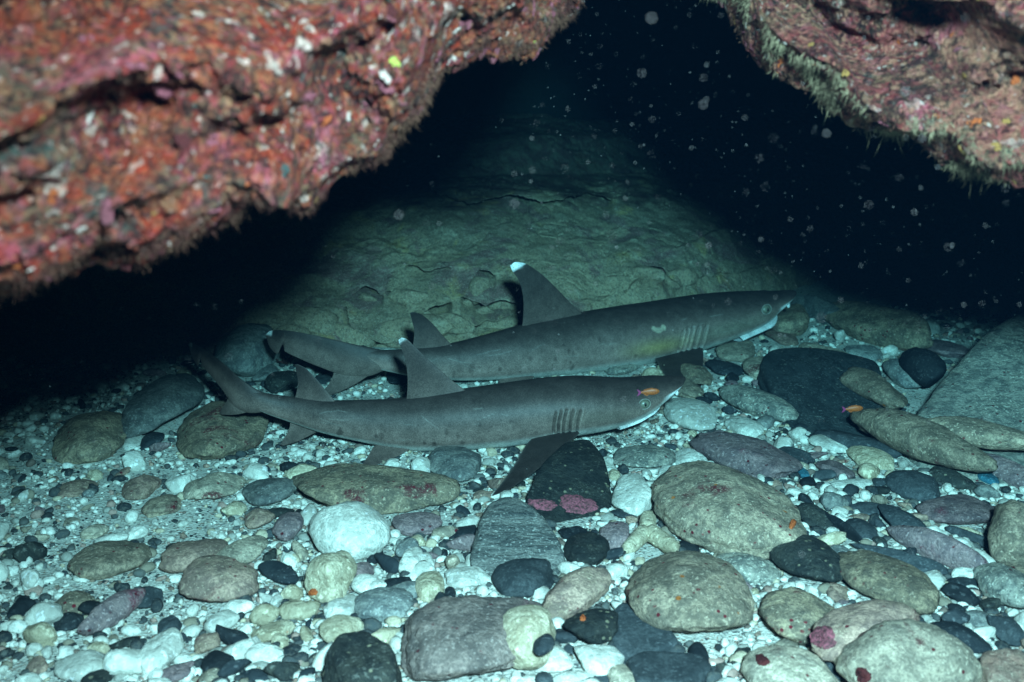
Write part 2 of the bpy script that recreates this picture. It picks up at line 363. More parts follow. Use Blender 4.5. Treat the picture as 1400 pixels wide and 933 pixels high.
# the deep cracks one can see between the beds
def seg_dist(U, V, poly):
    d = np.full(U.shape, 1e9)
    for (a, b), (c_, e) in zip(poly[:-1], poly[1:]):
        ux, uy = c_ - a, e - b; t = np.clip(((U - a) * ux + (V - b) * uy) / (ux * ux + uy * uy), 0, 1)
        d = np.minimum(d, np.hypot(U - a - t * ux, V - b - t * uy))
    return d
rel = P1 - CAM; dep = np.maximum(rel @ CF, 0.1); UU = 700 + F * (rel @ CR) / dep; VV = 466.5 - F * (rel @ CU) / dep
jit = 5 * fbm(P0 * 22, 131, 3)
for poly, wpx, dp in [([(474, 424), (478, 446), (498, 462), (522, 474), (548, 470)], 3.0, 0.06), ([(574, 432), (584, 426), (600, 424), (614, 419)], 3.2, 0.06), ([(634, 410), (648, 416), (664, 424), (684, 414), (716, 418), (724, 426)], 3.4, 0.07),
        ([(656, 372), (668, 373), (674, 380)], 2.4, 0.04), ([(486, 402), (500, 397), (516, 400), (520, 408)], 2.6, 0.04), ([(878, 378), (890, 369), (906, 371), (914, 386), (930, 394)], 2.6, 0.045),
        ([(530, 400), (546, 406), (552, 418)], 2.0, 0.03), ([(598, 448), (640, 452), (690, 442), (720, 436)], 2.4, 0.04), ([(556, 366), (590, 372), (612, 366)], 2.0, 0.02), ([(585, 262), (640, 284), (700, 270), (742, 281), (800, 268), (835, 276)], 4.0, 0.06), ([(400, 470), (440, 476), (470, 488)], 2.5, 0.04)]:
    pu = np.array([q[0] for q in poly], float); pv = np.array([q[1] for q in poly], float)
    if np.any(np.diff(pu) <= 0): continue
    sd = VV + jit * 1.2 - np.interp(UU, pu, pv); ends = sstep(pu[0] - 6, pu[0] + 6, UU) * sstep(pu[-1] + 6, pu[-1] - 6, UU)
    prof = np.where(sd > 0, np.exp(-(sd / (wpx * 5)) ** 2), np.exp(-(sd / 2.2) ** 2))        # a bed that juts out over a recess
    P1 = P1 + (2.6 * dp * prof * ends)[..., None] * np.array([0, 1.0, 0.05])
    P1 = P1 + (0.02 * ends * np.where(sd < 0, np.exp(-(sd / 22.0) ** 2), 0))[..., None] * np.array([0, -1.0, 0.1])
wall = tag(link('cave_wall', mesh_np('cave_wall', P1.reshape(-1, 3), grid_faces(len(wx), len(wq))), M['sediment']), kind='structure')

# ------------------------------------------------------------------ overhangs
def spl(pts, n):                  # centripetal-ish Catmull-Rom through points
    pts = np.asarray(pts, float)
    d = np.r_[0, np.cumsum(np.linalg.norm(np.diff(pts, axis=0), axis=1))]; t = np.linspace(0, d[-1], n)
    out = np.zeros((n, pts.shape[1])); m = np.gradient(pts, d, axis=0)
    i = np.clip(np.searchsorted(d, t, side='right') - 1, 0, len(d) - 2); h = d[i + 1] - d[i]; s = ((t - d[i]) / h)[:, None]; h = h[:, None]
    return ((2*s**3 - 3*s**2 + 1) * pts[i] + (s**3 - 2*s**2 + s) * h * m[i] + (-2*s**3 + 3*s**2) * pts[i+1] + (s**3 - s**2) * h * m[i+1])

def overhang(name, lip, label, mat, seed, n=640, up=1.3, lean=-0.22, slope=0.10):
    L = spl([at_y(u, v, d) for u, v, d in lip], n)
    arc = np.r_[0, np.cumsum(np.linalg.norm(np.diff(L, axis=0), axis=1))]
    qf = np.linspace(1, 0, 300) ** 1.7            # front face from top to lip
    qb = (np.linspace(0, 1, 170)[1:]) ** 1.6       # underside from lip to the back of the cave
    rows = []; Nn = []; W = []
    for q in qf:
        h = q * up
        # a rounded lip, then a face leaning out over the camera side
        rr = 0.05
        a = min(h / rr, 1.0)
        off = np.array([0, lean * h - 0.045 * math.sin(a * math.pi / 2), h])
        rows.append(L + off); Nn.append(np.array([0, -0.97, -0.24 - 0.6 * (1 - a)])); W.append(-h)
    for q in qb:
        h = q * 4.2
        off = np.array([0, h, slope * h + 0.10 * min(h / 0.25, 1.0)])
        rows.append(L + off); Nn.append(np.array([0, -0.25 * max(0, 1 - h / 0.1), -1.0])); W.append(h)
    P = np.stack(rows, 1); Nn = np.array(Nn); Nn /= np.linalg.norm(Nn, axis=1)[:, None]; W = np.array(W)
    A = np.broadcast_to(arc[:, None], P.shape[:2]); Wb = np.broadcast_to(W[None, :], P.shape[:2])
    Q = np.stack([A * 2.4, Wb * 9.0, P[..., 1] * 2], -1)           # beds that run along the lip
    ridg = 1 - np.abs(fbm(Q, seed, 3)) * 2.2
    d = 0.105 * ridg + 0.10 * fbm(P * 4.0, seed + 3, 4) + 0.055 * fbm(P * 15, seed + 7, 4) + 0.026 * fbm(P * 48, seed + 11, 3) + 0.010 * fbm(P * 130, seed + 12, 2)
    lump = vn(P * 11, seed + 19); d = d + 0.025 * np.clip(lump - 0.25, 0, 1)
    fade = sstep(1.2, 0.4, Wb) * 0.6 + 0.4
    near = np.exp(-(Wb / 0.05) ** 2)                               # keep the lip where it is
    d = d * fade * (1 - 0.55 * near) - 0.03
    d = np.where(Wb > -0.012, np.minimum(d, 0.012 + 0.012 * fbm(P * 20, seed + 31, 3)), d)
    P2 = P + d[..., None] * Nn[None]
    me = mesh_np(name, P2.reshape(-1, 3), grid_faces(n, len(W)))
    root = bpy.data.objects.new(name, None); col.objects.link(root); root.location = P2[n // 2, 300].tolist()
    tag(root, label, 'rock')
    o = link('rock_face', me, mat, root); o.matrix_parent_inverse = mathutils.Matrix.Translation(-mathutils.Vector(root.location))
    # surface normals of the displaced sheet
    du = np.gradient(P2, axis=0); dv = np.gradient(P2, axis=1); nr = np.cross(du, dv); nr /= np.linalg.norm(nr, axis=-1)[..., None] + 1e-9
    if (nr[:, 150] @ np.array([0, -1, 0])).mean() < 0: nr = -nr
    return root, P2, nr, W
def shift_parent(o, root):
    o.parent = root; o.matrix_parent_inverse = mathutils.Matrix.Translation(-mathutils.Vector(root.location))

lipL = [(-900, 560, 0.84), (-450, 500, 0.86), (-150, 425, 0.89), (0, 398, 0.92), (50, 396, 0.94), (110, 384, 0.96), (190, 346, 0.99), (250, 312, 1.02), (330, 286, 1.06), (430, 266, 1.12),
        (475, 224, 1.16), (530, 195, 1.20), (580, 160, 1.25), (600, 125, 1.28), (650, 98, 1.32), (720, 84, 1.40), (758, 50, 1.48), (790, -5, 1.56), (830, -80, 1.65), (900, -200, 1.75)]
lipR = [(800, -260, 1.95), (880, -110, 1.85), (960, -30, 1.75), (1000, 20, 1.68), (1022, 68, 1.62), (1060, 108, 1.56), (1120, 140, 1.50), (1150, 176, 1.48), (1200, 190, 1.46), (1260, 196, 1.43), (1300, 230, 1.40),
        (1350, 242, 1.38), (1410, 246, 1.35), (1560, 275, 1.3), (1800, 330, 1.25), (2300, 420, 1.2)]
rootL, PL, NL, WL = overhang('rock_overhang', lipL, 'red and pink encrusted rock overhang whose long lip slopes over the sharks\' tails', M['reef_red'], 101)
rootR, PR, NR, WR = overhang('rock_overhang', lipR, 'brownish encrusted rock overhang fringed with pale turf above the cobbles right of the snouts', M['reef_mixed'], 207, lean=-0.30)

# back and sides of the cave, and the reef over the arch
bx = np.linspace(-7, 7, 120); bz = np.linspace(-0.5, 4.0, 50)
BX, BZ = np.meshgrid(bx, bz, indexing='ij'); BY = 6.2 - 0.08 * BX ** 2 * 0.6 + 0.35 * fbm(np.stack([BX, BZ, BX * 0], -1) * 1.2, 71, 4) - 0.25 * BZ
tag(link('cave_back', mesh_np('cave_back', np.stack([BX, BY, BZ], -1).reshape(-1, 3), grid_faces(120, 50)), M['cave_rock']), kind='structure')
cx = np.linspace(-7, 7, 120); cyy = np.linspace(1.75, 7.5, 60)
CX, CY = np.meshgrid(cx, cyy, indexing='ij'); CZ = 1.62 - 0.06 * (CY - 1.7) + 0.14 * fbm(np.stack([CX, CY, CX * 0], -1) * 1.6, 81, 4)
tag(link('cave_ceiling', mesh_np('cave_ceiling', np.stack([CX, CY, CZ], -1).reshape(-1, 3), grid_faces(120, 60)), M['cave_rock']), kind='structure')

# ------------------------------------------------------------------ stones
def stone_shape(k, seed, planes=9, p=11, lump=0.06, lo=0.74, poly_planes=None, fine=0.012):
    rng = np.random.default_rng(seed); D, Fc = ico(k)
    acc = np.ones(len(D))
    if poly_planes is None:
        n = rng.normal(size=(planes, 3)); n /= np.linalg.norm(n, axis=1)[:, None]; h = rng.uniform(lo, 1.0, planes)
    else:
        n, h = poly_planes; acc = acc * (1 / 1.6 ** p)
    for a, b in zip(n, h):
        acc = acc + np.clip((D @ a) / b, 0, None) ** p
    r = acc ** (-1.0 / p)
    r = r * (1 + lump * fbm(D * 1.6 + seed * 1.37, seed, 3) + fine * fbm(D * 6 + seed, seed + 5, 3))
    return D * r[:, None], Fc

FOOT = []                          # footprints of placed stones: centre, covariance inverse
def ell(u, v, wd, ht, rot, z0=0.0, sink=0.14, frac=0.45):
    ph = math.atan((v - 466.5) / F) + PITCH; sn, cs = math.sin(ph), math.cos(ph)
    a, b = wd / 2, ht / 2; t = R(rot); c, s = math.cos(t), math.sin(t)
    # image axes x right, y up
    sxx = a*a*c*c + b*b*s*s; syy = a*a*s*s + b*b*c*c; sxy = -(a*a - b*b) * s * c
    f = min(frac, 0.75 * (1 - sxy * sxy / (sxx * syy)))
    D = (CAM[2]) / math.sin(ph) * math.cos(ph - PITCH); px = D / F
    hz = math.sqrt(f * syy) / cs * px * 1.12
    cov = np.array([[sxx, sxy / sn], [sxy / sn, (1 - f) * syy / sn ** 2]]) * px * px
    zc = z0 + hz * (1 - 2 * sink)
    c0 = at_z(u, v, zc)
    ev, vec = np.linalg.eigh(cov)
    ax = np.sqrt(np.maximum(ev, 1e-8)); yaw = math.atan2(vec[1, 1], vec[0, 1])
    return c0, ax[1], ax[0], hz, yaw, cov
_sid = [0]
def stone(u, v, wd, ht, rot, mat, label, name='cobble', cat='stone', z0=0.0, sink=0.18, k=4, planes=11, p=13, lump=0.14, lo=0.68, frac=0.27, tilt=0.0, fine=0.06):
    _sid[0] += 1; sd = _sid[0] * 7 + 3
    if planes == 11: planes, p, lo = ((11, 13, 0.68), (7, 18, 0.60), (8, 15, 0.56), (14, 11, 0.62))[_sid[0] % 4]
    c0, a, b, h, yaw, cov = ell(u, v, wd, ht, rot, z0, sink, frac)
    V, Fc = stone_shape(k, sd, planes, p, lump, lo, None, fine)
    ext = np.abs(V).max(0); V = V / ext * np.array([a, b, h]) * np.array([1.02, 1.02, 1.0])
    o = link(name, mesh_np(name, V, Fc), M[mat]); o.location = c0.tolist(); o.rotation_euler = (tilt, 0, yaw)
    FOOT.append((c0[:2], np.linalg.inv(cov + 1e-8 * np.eye(2)), z0 + h))
    tag(o, label, cat); return o
def poly_stone(pts, h, mat, label, name='cobble', cat='stone', z0=0.0, sink=0.15, p=14, top=(0, 0, 1), lump=0.04, k=5, hole=True, edge=None, fine=0.012):
    _sid[0] += 1; sd = _sid[0] * 7 + 3
    zc = z0 + h * (0.5 - sink); W = np.array([at_z(u, v, zc + h * 0.25) for u, v in pts])[:, :2]
    c = (W.max(0) + W.min(0)) / 2; Q = W - c
    sc3 = np.array([np.abs(Q[:, 0]).max(), np.abs(Q[:, 1]).max(), h / 2])
    ns = []; hs = []
    ar = 0.5 * np.sum(Q[:, 0] * np.roll(Q[:, 1], -1) - np.roll(Q[:, 0], -1) * Q[:, 1])
    for i in range(len(Q)):
        e = Q[(i + 1) % len(Q)] - Q[i]; n = np.array([e[1], -e[0]]) / np.linalg.norm(e)
        if ar < 0: n = -n
        d = n @ Q[i]; ns.append([n[0], n[1], 0.28 if edge is None else edge]); hs.append(d * 1.06)
        ns.append([n[0], n[1], -0.35]); hs.append(d * 1.12)
    tp = np.array(top, float); tp /= np.linalg.norm(tp); ns.append(tp); hs.append(h / 2); ns.append([0, 0, -1]); hs.append(h / 2)
    n = np.array(ns) * sc3; ln = np.linalg.norm(n, axis=1); n = n / ln[:, None]; hh = np.array(hs) / ln
    V, Fc = stone_shape(k, sd, p=p, lump=lump, poly_planes=(n, hh), fine=fine)
    o = link(name, mesh_np(name, V * sc3, Fc), M[mat]); o.location = (c[0], c[1], zc)
    if hole: FOOT.append((c, np.diag(1 / (np.array(sc3[:2]) * 0.92) ** 2), z0 + h))
    tag(o, label, cat); return o

# the large or odd ones
slab = poly_stone([(1236, 566), (1268, 522), (1330, 480), (1430, 436), (1700, 430), (1700, 640), (1400, 622), (1290, 596)], 0.17, 'granite', 'huge grey speckled slab rising at the edge of the cobbles', 'boulder', 'boulder', top=(-0.10, -0.22, 1), sink=0.1, lump=0.03)
poly_stone([(712, 684), (742, 640), (775, 612), (812, 606), (832, 640), (840, 676), (822, 712), (770, 714)], 0.055, 'speckled_basalt', 'dark angular rock with pink crusted lower edge under the nearer shark\'s throat', 'boulder', 'boulder', top=(0.1, -0.40, 1), sink=0.12, lump=0.09, p=11, fine=0.03)
poly_stone([(646, 768), (650, 716), (670, 692), (702, 688), (738, 708), (778, 752), (740, 776)], 0.060, 'banded', 'grey banded angular rock below the tip of the nearer shark\'s pectoral fin', 'boulder', 'boulder', top=(0.05, -0.35, 1), sink=0.15, lump=0.10, p=10, fine=0.04)
poly_stone([(1034, 508), (1050, 484), (1120, 482), (1200, 500), (1212, 545), (1195, 585), (1120, 590), (1085, 575)], 0.06, 'dusty_basalt', 'big flat black slab carrying a tan stone on its far edge', 'boulder', 'boulder', top=(0.0, -0.15, 1), sink=0.18, lump=0.03)
poly_stone([(828, 850), (850, 825), (905, 850), (930, 880), (870, 905), (840, 890)], 0.03, 'slate', 'smooth dark grey flat slab showing between the red-dotted stone and white corals', 'slab', 'stone', sink=0.3, lump=0.01, fine=0.003)
poly_stone([(855, 905), (880, 893), (960, 898), (975, 915), (930, 940), (870, 935)], 0.03, 'slate', 'thin dark slab half covered in white grit beside the white corals', 'slab', 'stone', sink=0.25, lump=0.02)
poly_stone([(440, 905), (452, 880), (505, 872), (545, 900), (548, 940), (470, 945)], 0.09, 'speckled_basalt', 'rough blackish rock with fine pale streaks beside a pale coral lump', 'boulder', 'stone', sink=0.2, lump=0.08, fine=0.04)

S = [
 # u, v, w, h, rot, material, label, options
 (300, 586, 124, 78, 3, 'olive', 'round tan boulder under the nearer shark\'s tail fin', dict(name='boulder', cat='boulder')),
 (222, 552, 96, 84, 0, 'grey', 'smooth dim grey boulder behind the round tan boulder by the tail', dict(name='boulder', cat='boulder')),
 (120, 598, 104, 72, 0, 'olive', 'dark boulder lost in the shadow of the overhang on the white sand', dict(name='boulder', cat='boulder')),
 (182, 606, 27, 22, 0, 'white', 'small egg shaped white pebble at the foot of the shadowed boulder', dict(planes=4, k=3)),
 (207, 604, 30, 26, 0, 'basalt', 'black stone wedged between egg shaped pebble and tan boulder', dict(k=3)),
 (105, 670, 52, 27, 0, 'pinkish', 'low brown stone alone on the white sand beyond the flat tan stone', {}),
 (195, 666, 52, 36, 5, 'pinkish', 'orange brown stone among black chips near the sand', {}),
 (293, 663, 74, 42, -4, 'pale_tan', 'yellowish tan stone between the flat maroon edged slab and the round boulder', {}),
 (366, 672, 82, 38, -6, 'grey', 'grey tan stone touching the end of the maroon edged slab', {}),
 (222, 692, 52, 32, 0, 'tan', 'squat brown grey stone with white chips in front', {}),
 (150, 764, 104, 48, -4, 'tan', 'flat tan stone lying alone at the edge of the white sand', {}),
 (296, 792, 122, 62, 6, 'pinkish', 'pear shaped pinkish brown stone next to the black finger stone', dict(lump=0.16, planes=6)),
 (262, 757, 80, 44, -15, 'pinkish', 'flat pinkish stone tucked behind the pear shaped one', {}),
 (332, 752, 66, 40, -10, 'pale_tan', 'pale tan stone leaning on the pear shaped stone\'s far side', {}),
 (380, 782, 66, 25, 20, 'basalt', 'smooth black finger shaped stone lying on white gravel', dict(planes=3, p=8, lump=0.03)),
 (356, 708, 44, 32, 0, 'pinkish', 'pinkish stone stuck to a mauve pebble near the big white stone', {}),
 (394, 719, 40, 38, 20, 'mauve', 'mauve pebble just left behind the big white stone', dict(planes=5)),
 (453, 788, 70, 66, 0, 'cream', 'cream rounded stone with an orange spot below the big white stone', dict(frac=0.5)),
 (481, 722, 114, 80, 8, 'white', 'big smooth white stone beside the maroon edged slab', dict(planes=5, p=8, lump=0.04, name='boulder', cat='boulder', frac=0.5)),
 (516, 668, 240, 62, 2, 'olive', 'long flat tan slab with a maroon edge below the nearer shark', dict(name='boulder', cat='boulder', p=9)),
 (590, 632, 44, 16, 0, 'cream', 'ochre stone squeezed between maroon edged slab and shark belly', {}),
 (622, 633, 78, 46, 8, 'grey', 'pale grey rounded stone under the nearer shark\'s belly', dict(planes=5)),
 (462, 640, 50, 18, -4, 'tan', 'brown stone behind the maroon edged slab under the pelvic fin', {}),
 (152, 836, 80, 40, -38, 'mauve', 'mauve stone tilted on the sand with dark maroon blotches', {}),
 (100, 826, 54, 34, 0, 'olive', 'dark brown stone beside the tilted mauve one', {}),
 (95, 850, 46, 26, 0, 'basalt', 'black chip under the dark brown stone', {}),
 (203, 816, 44, 32, 10, 'slate', 'dark grey stone between tilted mauve and pear shaped stones', {}),
 (232, 856, 32, 32, 0, 'slate', 'blue grey rounded pebble in white grit near the dark chips', dict(planes=4)),
 (285, 878, 38, 30, -20, 'pinkish', 'small pink stone beside a black wedge', {}),
 (298, 906, 46, 34, 10, 'basalt', 'black wedge shaped stone near the small pink stone', {}),
 (112, 908, 72, 48, 0, 'white', 'pale coral lump half buried in the white sand', dict(lump=0.12)),
 (222, 893, 54, 58, 0, 'white', 'knobbly white coral lump standing in grit', dict(lump=0.18, fine=0.04)),
 (372, 863, 60, 28, -12, 'cream', 'white bone shaped coral piece tinged orange', dict(lump=0.16, planes=4)),
 (318, 870, 66, 24, 25, 'basalt', 'long black chip beside the bone shaped coral', {}),
 (350, 924, 46, 20, 0, 'basalt', 'small black flake by the rough blackish rock', {}),
 (30, 830, 30, 30, 0, 'basalt', 'lone black stone out on the white sand', {}),
 (570, 715, 70, 34, 2, 'mauve', 'flat mauve stone beside the big white stone', dict(planes=5)),
 (720, 788, 94, 54, -6, 'slate', 'flat dark slate stone against the front of the banded rock', dict(planes=5)),
 (634, 730, 44, 22, -12, 'basalt', 'black almond shaped pebble beside the banded rock', dict(planes=3, p=8)),
 (742, 690, 24, 20, 0, 'basalt', 'tiny black pebble between banded rock and pink crusted rock', dict(k=3)),
 (641, 790, 72, 33, 3, 'white', 'white block shaped coral piece before the slate stone', dict(p=14)),
 (587, 803, 42, 40, 0, 'cream', 'yellowish white round coral lump by the white block', {}),
 (562, 767, 30, 38, 20, 'white', 'upright pale oval pebble among white gravel', dict(planes=4)),
 (526, 828, 84, 48, 0, 'grey', 'grey speckled rounded stone behind the largest grey brown boulder', dict(planes=5)),
 (642, 868, 205, 122, -12, 'brown_grey', 'largest grey brown boulder with a cream lump against it', dict(name='boulder', cat='boulder', planes=9, p=12, lump=0.09, k=5, frac=0.22)),
 (722, 870, 90, 78, 0, 'cream', 'cream lumpy coral head carrying a small black pebble', dict(z0=0.012, lump=0.12, fine=0.03, frac=0.5)),
 (743, 882, 34, 24, -35, 'basalt', 'small black pebble resting on the cream coral head', dict(z0=0.05, planes=3, k=3)),
 (788, 810, 112, 56, -25, 'pinkish', 'speckled pink tan wedge shaped stone behind the dark rounded block', dict(planes=7)),
 (812, 856, 78, 42, -3, 'speckled_basalt', 'dark rounded block with an orange spot on white corals', dict(p=14, z0=0.015)),
 (869, 676, 68, 54, 0, 'white', 'angular white coral lump beside the pink crusted dark rock', dict(lump=0.12, fine=0.03)),
 (881, 627, 90, 36, -4, 'granite', 'dark speckled flat stone below the nearer shark\'s snout', {}),
 (843, 733, 48, 40, -15, 'mauve', 'mauve bean shaped pebble touching the branched coral', dict(planes=4)),
 (802, 750, 62, 46, 0, 'speckled_basalt', 'dark rounded stone between banded rock and mauve bean pebble', dict(planes=5)),
 (784, 730, 48, 24, 8, 'basalt', 'black flat stone behind the dark rounded one by the banded rock', {}),
 (858, 702, 62, 18, -4, 'basalt', 'black sliver under the angular white coral lump', {}),
 (940, 811, 176, 114, 8, 'tan', 'large tan boulder dotted with dark red specks', dict(name='boulder', cat='boulder', planes=9, p=12, lump=0.09, k=5)),
 (945, 627, 46, 30, 0, 'white', 'white rounded block near the dark speckled flat stone', {}),
 (913, 645, 30, 22, 0, 'white', 'white pebble under the white rounded block', dict(k=3)),
 (470, 832, 54, 34, -15, 'white', 'white slab shaped coral below the cream rounded stone', {}),
 (463, 862, 66, 46, 0, 'cream', 'pale yellow coral lump behind the rough blackish rock', dict(lump=0.12)),
 (498, 798, 36, 27, 0, 'white', 'white pebble beside the cream rounded stone', dict(k=3)),
 (755, 902, 62, 40, 0, 'white', 'white oval coral lump below the cream coral head', dict(planes=5)),
 (815, 900, 76, 50, 0, 'white', 'white lumpy coral lying on the dark flat slab', dict(lump=0.12)),
 (785, 930, 60, 26, 0, 'white', 'white coral lump between two black stones', {}),
 (772, 932, 42, 18, 0, 'basalt', 'black stone poking out under white coral lumps', {}),
 (822, 930, 40, 18, 0, 'slate', 'dark flat pebble in front of the white lumpy coral', {}),
 (545, 797, 42, 24, -10, 'basalt', 'black flat pebble behind the grey speckled stone', dict(k=3)),
 (511, 760, 26, 22, 0, 'basalt', 'round black pebble below the big white stone', dict(planes=3, k=3)),
 (995, 692, 198, 122, 10, 'tan', 'largest tan boulder with a maroon smear and an orange knob', dict(name='boulder', cat='boulder', planes=9, p=13, lump=0.10, k=5)),
 (1020, 622, 128, 54, 15, 'mauve', 'pinkish brown stone with a rusty blotch behind the largest tan boulder', dict(name='boulder', planes=7)),
 (1113, 708, 46, 40, 0, 'speckled_basalt', 'dark brown stone leaning on the largest tan boulder', {}),
 (1100, 764, 100, 72, 18, 'speckled_basalt', 'blackish rough stone mottled with pale specks', dict(planes=7)),
 (1020, 776, 92, 40, 12, 'granite', 'blue grey mottled flat stone between the two tan boulders', {}),
 (942, 750, 32, 24, 0, 'basalt', 'round black pebble before the largest tan boulder', dict(planes=3, k=3)),
 (1211, 794, 130, 72, 20, 'olive', 'tan stone with a maroon blotched end behind the long pink patched one', dict(planes=5, p=9)),
 (1180, 856, 166, 64, -14, 'pinkish', 'long tan stone with a bright pink patch at its lower end', dict(name='boulder', cat='boulder', z0=0.03, lump=0.1)),
 (1090, 842, 114, 76, -6, 'olive', 'plain tan stone left behind the long pink patched one', dict(planes=5, p=9)),
 (1242, 912, 184, 118, 4, 'pale_tan', 'big pale tan boulder with a dark red blotch in front of the pink patched stone', dict(name='boulder', cat='boulder', planes=8, p=12, lump=0.09, k=5, frac=0.5)),
 (1078, 920, 130, 74, 10, 'pale_tan', 'tan boulder with a maroon spot beside a dark grey peg', dict(name='boulder', cat='boulder', planes=5, p=9)),
 (1141, 913, 26, 34, 0, 'slate', 'dark grey peg like stone between two pale boulders', {}),
 (1276, 746, 112, 38, 33, 'mauve', 'spindle shaped mauve stone with dark red dots', dict(planes=3, p=8, lump=0.04)),
 (1312, 698, 114, 44, 0, 'mauve', 'long mauve stone behind the spindle shaped one', dict(planes=4, p=8)),
 (1392, 740, 82, 100, 20, 'tan', 'brown rounded boulder standing beside the long mauve stone', dict(name='boulder', cat='boulder', frac=0.5)),
 (1252, 665, 76, 42, 4, 'slate', 'smooth dark disc shaped stone behind the long mauve stone', dict(planes=3, p=8, lump=0.03)),
 (1178, 725, 42, 32, 8, 'slate', 'smooth dark oval pebble beside a dark lath shaped one', dict(planes=2, p=8, lump=0.02)),
 (1150, 722, 54, 18, 45, 'basalt', 'dark lath shaped pebble beside the smooth dark oval', {}),
 (1226, 763, 118, 28, 16, 'slate', 'long dark layered splinter in front of the spindle shaped stone', dict(p=14)),
 (1376, 798, 72, 64, 30, 'granite', 'mottled dark stone with orange crusted edge', {}),
 (1192, 627, 64, 32, 16, 'cream', 'yellowish tan notched stone resting against a dark slab', dict(lump=0.14)),
 (1170, 608, 100, 30, 16, 'slate', 'dark slab behind the yellowish notched stone', {}),
 (1186, 696, 52, 20, 0, 'slate', 'dark lens shaped pebble with a pale inlay', dict(planes=2, k=3)),
 (1150, 757, 32, 24, 0, 'grey', 'greenish grey round pebble by the maroon blotched stone', dict(planes=3, k=3)),
 (1317, 796, 46, 15, 0, 'basalt', 'black sliver on white grit near the orange crusted stone', {}),
 (1350, 655, 26, 22, 0, 'blue', 'bright blue grey pebble near the mauve stones', dict(planes=5, k=3)),
 (1098, 647, 15, 19, 0, 'blue', 'tiny vivid blue pebble beside the rusty blotched stone', dict(planes=5, k=3)),
 (1388, 650, 84, 36, 35, 'mauve', 'brown mauve stone with maroon edge below the tan pink one', {}),
 (1336, 846, 42, 22, 0, 'grey', 'small grey lump before the dark flat stone', dict(k=3)),
 (1374, 860, 46, 42, 30, 'slate', 'grey stone carrying a white chip', {}),
 (1310, 872, 90, 44, 4, 'basalt', 'dark flat stone beyond the big pale tan boulder', {}),
 (1380, 930, 96, 80, 0, 'pink_rock', 'pale pink rough rock beside the big pale tan boulder', dict(name='boulder', cat='boulder', lump=0.14, fine=0.04, frac=0.55)),
 (1193, 531, 74, 46, 25, 'tan', 'tan stone resting on the big flat black slab', dict(z0=0.03)),
 (1262, 505, 50, 54, -20, 'basalt', 'black oval stone leaning upright by the huge speckled slab', dict(frac=0.7, planes=3, p=8, z0=0.02, lump=0.03)),
 (1266, 600, 156, 56, 24, 'tan', 'tan club shaped stone with yellow and pink patches along its flank', dict(name='boulder', cat='boulder', z0=0.03, planes=4, p=8)),
 (1346, 594, 140, 38, 15, 'tan', 'long tan stone with a bright maroon edge lying on the huge slab', dict(name='boulder', cat='boulder', z0=0.06, planes=5)),
 (1036, 551, 96, 38, 22, 'granite', 'dark streaked flat stone before the big black slab', dict(planes=5)),
 (946, 566, 74, 42, 10, 'white', 'ruffled white coral lump by the nearer shark\'s snout', dict(lump=0.1, fine=0.03)),
 (1134, 606, 60, 26, 8, 'white', 'white block shaped coral in front of the big black slab', dict(p=14)),
 (1018, 586, 54, 32, 10, 'white', 'white crumbly coral beside the dark streaked flat stone', dict(lump=0.15)),
 (990, 503, 50, 23, 8, 'basalt', 'black stone below the farther shark\'s chin', dict(planes=4)),
 (1005, 478, 56, 32, -10, 'pale_tan', 'pale tan stone under the farther shark\'s chin', {}),
 (950, 511, 44, 30, 20, 'olive', 'tan stone beyond the nearer shark\'s snout beside the farther pectoral fin', dict(planes=5)),
 (938, 532, 46, 30, 0, 'tan', 'brown stone just beyond the nearer shark\'s snout tip', dict(planes=5)),
 (1045, 505, 60, 34, -10, 'pale_tan', 'pale tan stone half under the big black slab', {}),
 (1124, 427, 66, 32, 35, 'grey', 'pale grey wedge leaning in the dark beyond the farther snout', dict(frac=0.5)),
 (1203, 444, 124, 58, 17, 'olive', 'long mottled boulder in the dark at the back of the cobbles', dict(name='boulder', cat='boulder', frac=0.55)),
 (1082, 437, 66, 44, -10, 'olive', 'brown boulder just behind the farther shark\'s snout', dict(name='boulder', cat='boulder', frac=0.55)),
 (1136, 488, 92, 34, 18, 'pale_tan', 'sandy tan stone behind the big black slab', {}),
 (1234, 512, 40, 42, 20, 'grey', 'pale grey stone beside the upright black oval', dict(frac=0.5)),
 (1296, 478, 56, 26, 8, 'mauve', 'pinkish grey stone at the far rim of the huge slab', {}),
 (1072, 462, 46, 22, 8, 'pinkish', 'pinkish rubble lump below the brown boulder', dict(lump=0.15)),
 (1180, 482, 50, 24, 0, 'grey', 'grey rubble lump behind the sandy tan stone', dict(lump=0.15)),
 (386, 522, 46, 34, 0, 'speckled_basalt', 'dark round stone between the two sharks\' tails', dict(frac=0.55)),
 (362, 512, 34, 26, 0, 'grey', 'pale stone behind the dark round one between the tails', {}),
 (444, 519, 40, 16, 0, 'slate', 'flat dark stone under the farther shark\'s tail', {}),
 (430, 500, 44, 18, 20, 'grey', 'pale flat stone beneath the farther shark\'s upper tail lobe', {}),
 (548, 516, 44, 28, 0, 'basalt', 'black stone behind the nearer shark\'s dorsal fin', {}),
 (852, 499, 62, 26, -8, 'granite', 'grey mottled stone propping the farther shark\'s belly', {}),
 (345, 480, 90, 70, 0, 'grey', 'pale rough block at the shadowed end of the sediment bank', dict(name='boulder', cat='boulder', lump=0.12, frac=0.6)),
 (1060, 640, 40, 24, 0, 'slate', 'dark chip beside the rusty blotched stone', dict(k=3)),
 (1085, 622, 54, 22, 10, 'slate', 'dark flat chip in front of the white block shaped coral', {}),
 (1140, 640, 46, 26, 22, 'mauve', 'dark mauve stone behind a white coral stick', {}),
 (1165, 663, 74, 16, -6, 'white', 'white stick of coral lying in the gravel', dict(planes=3, p=8, k=3)),
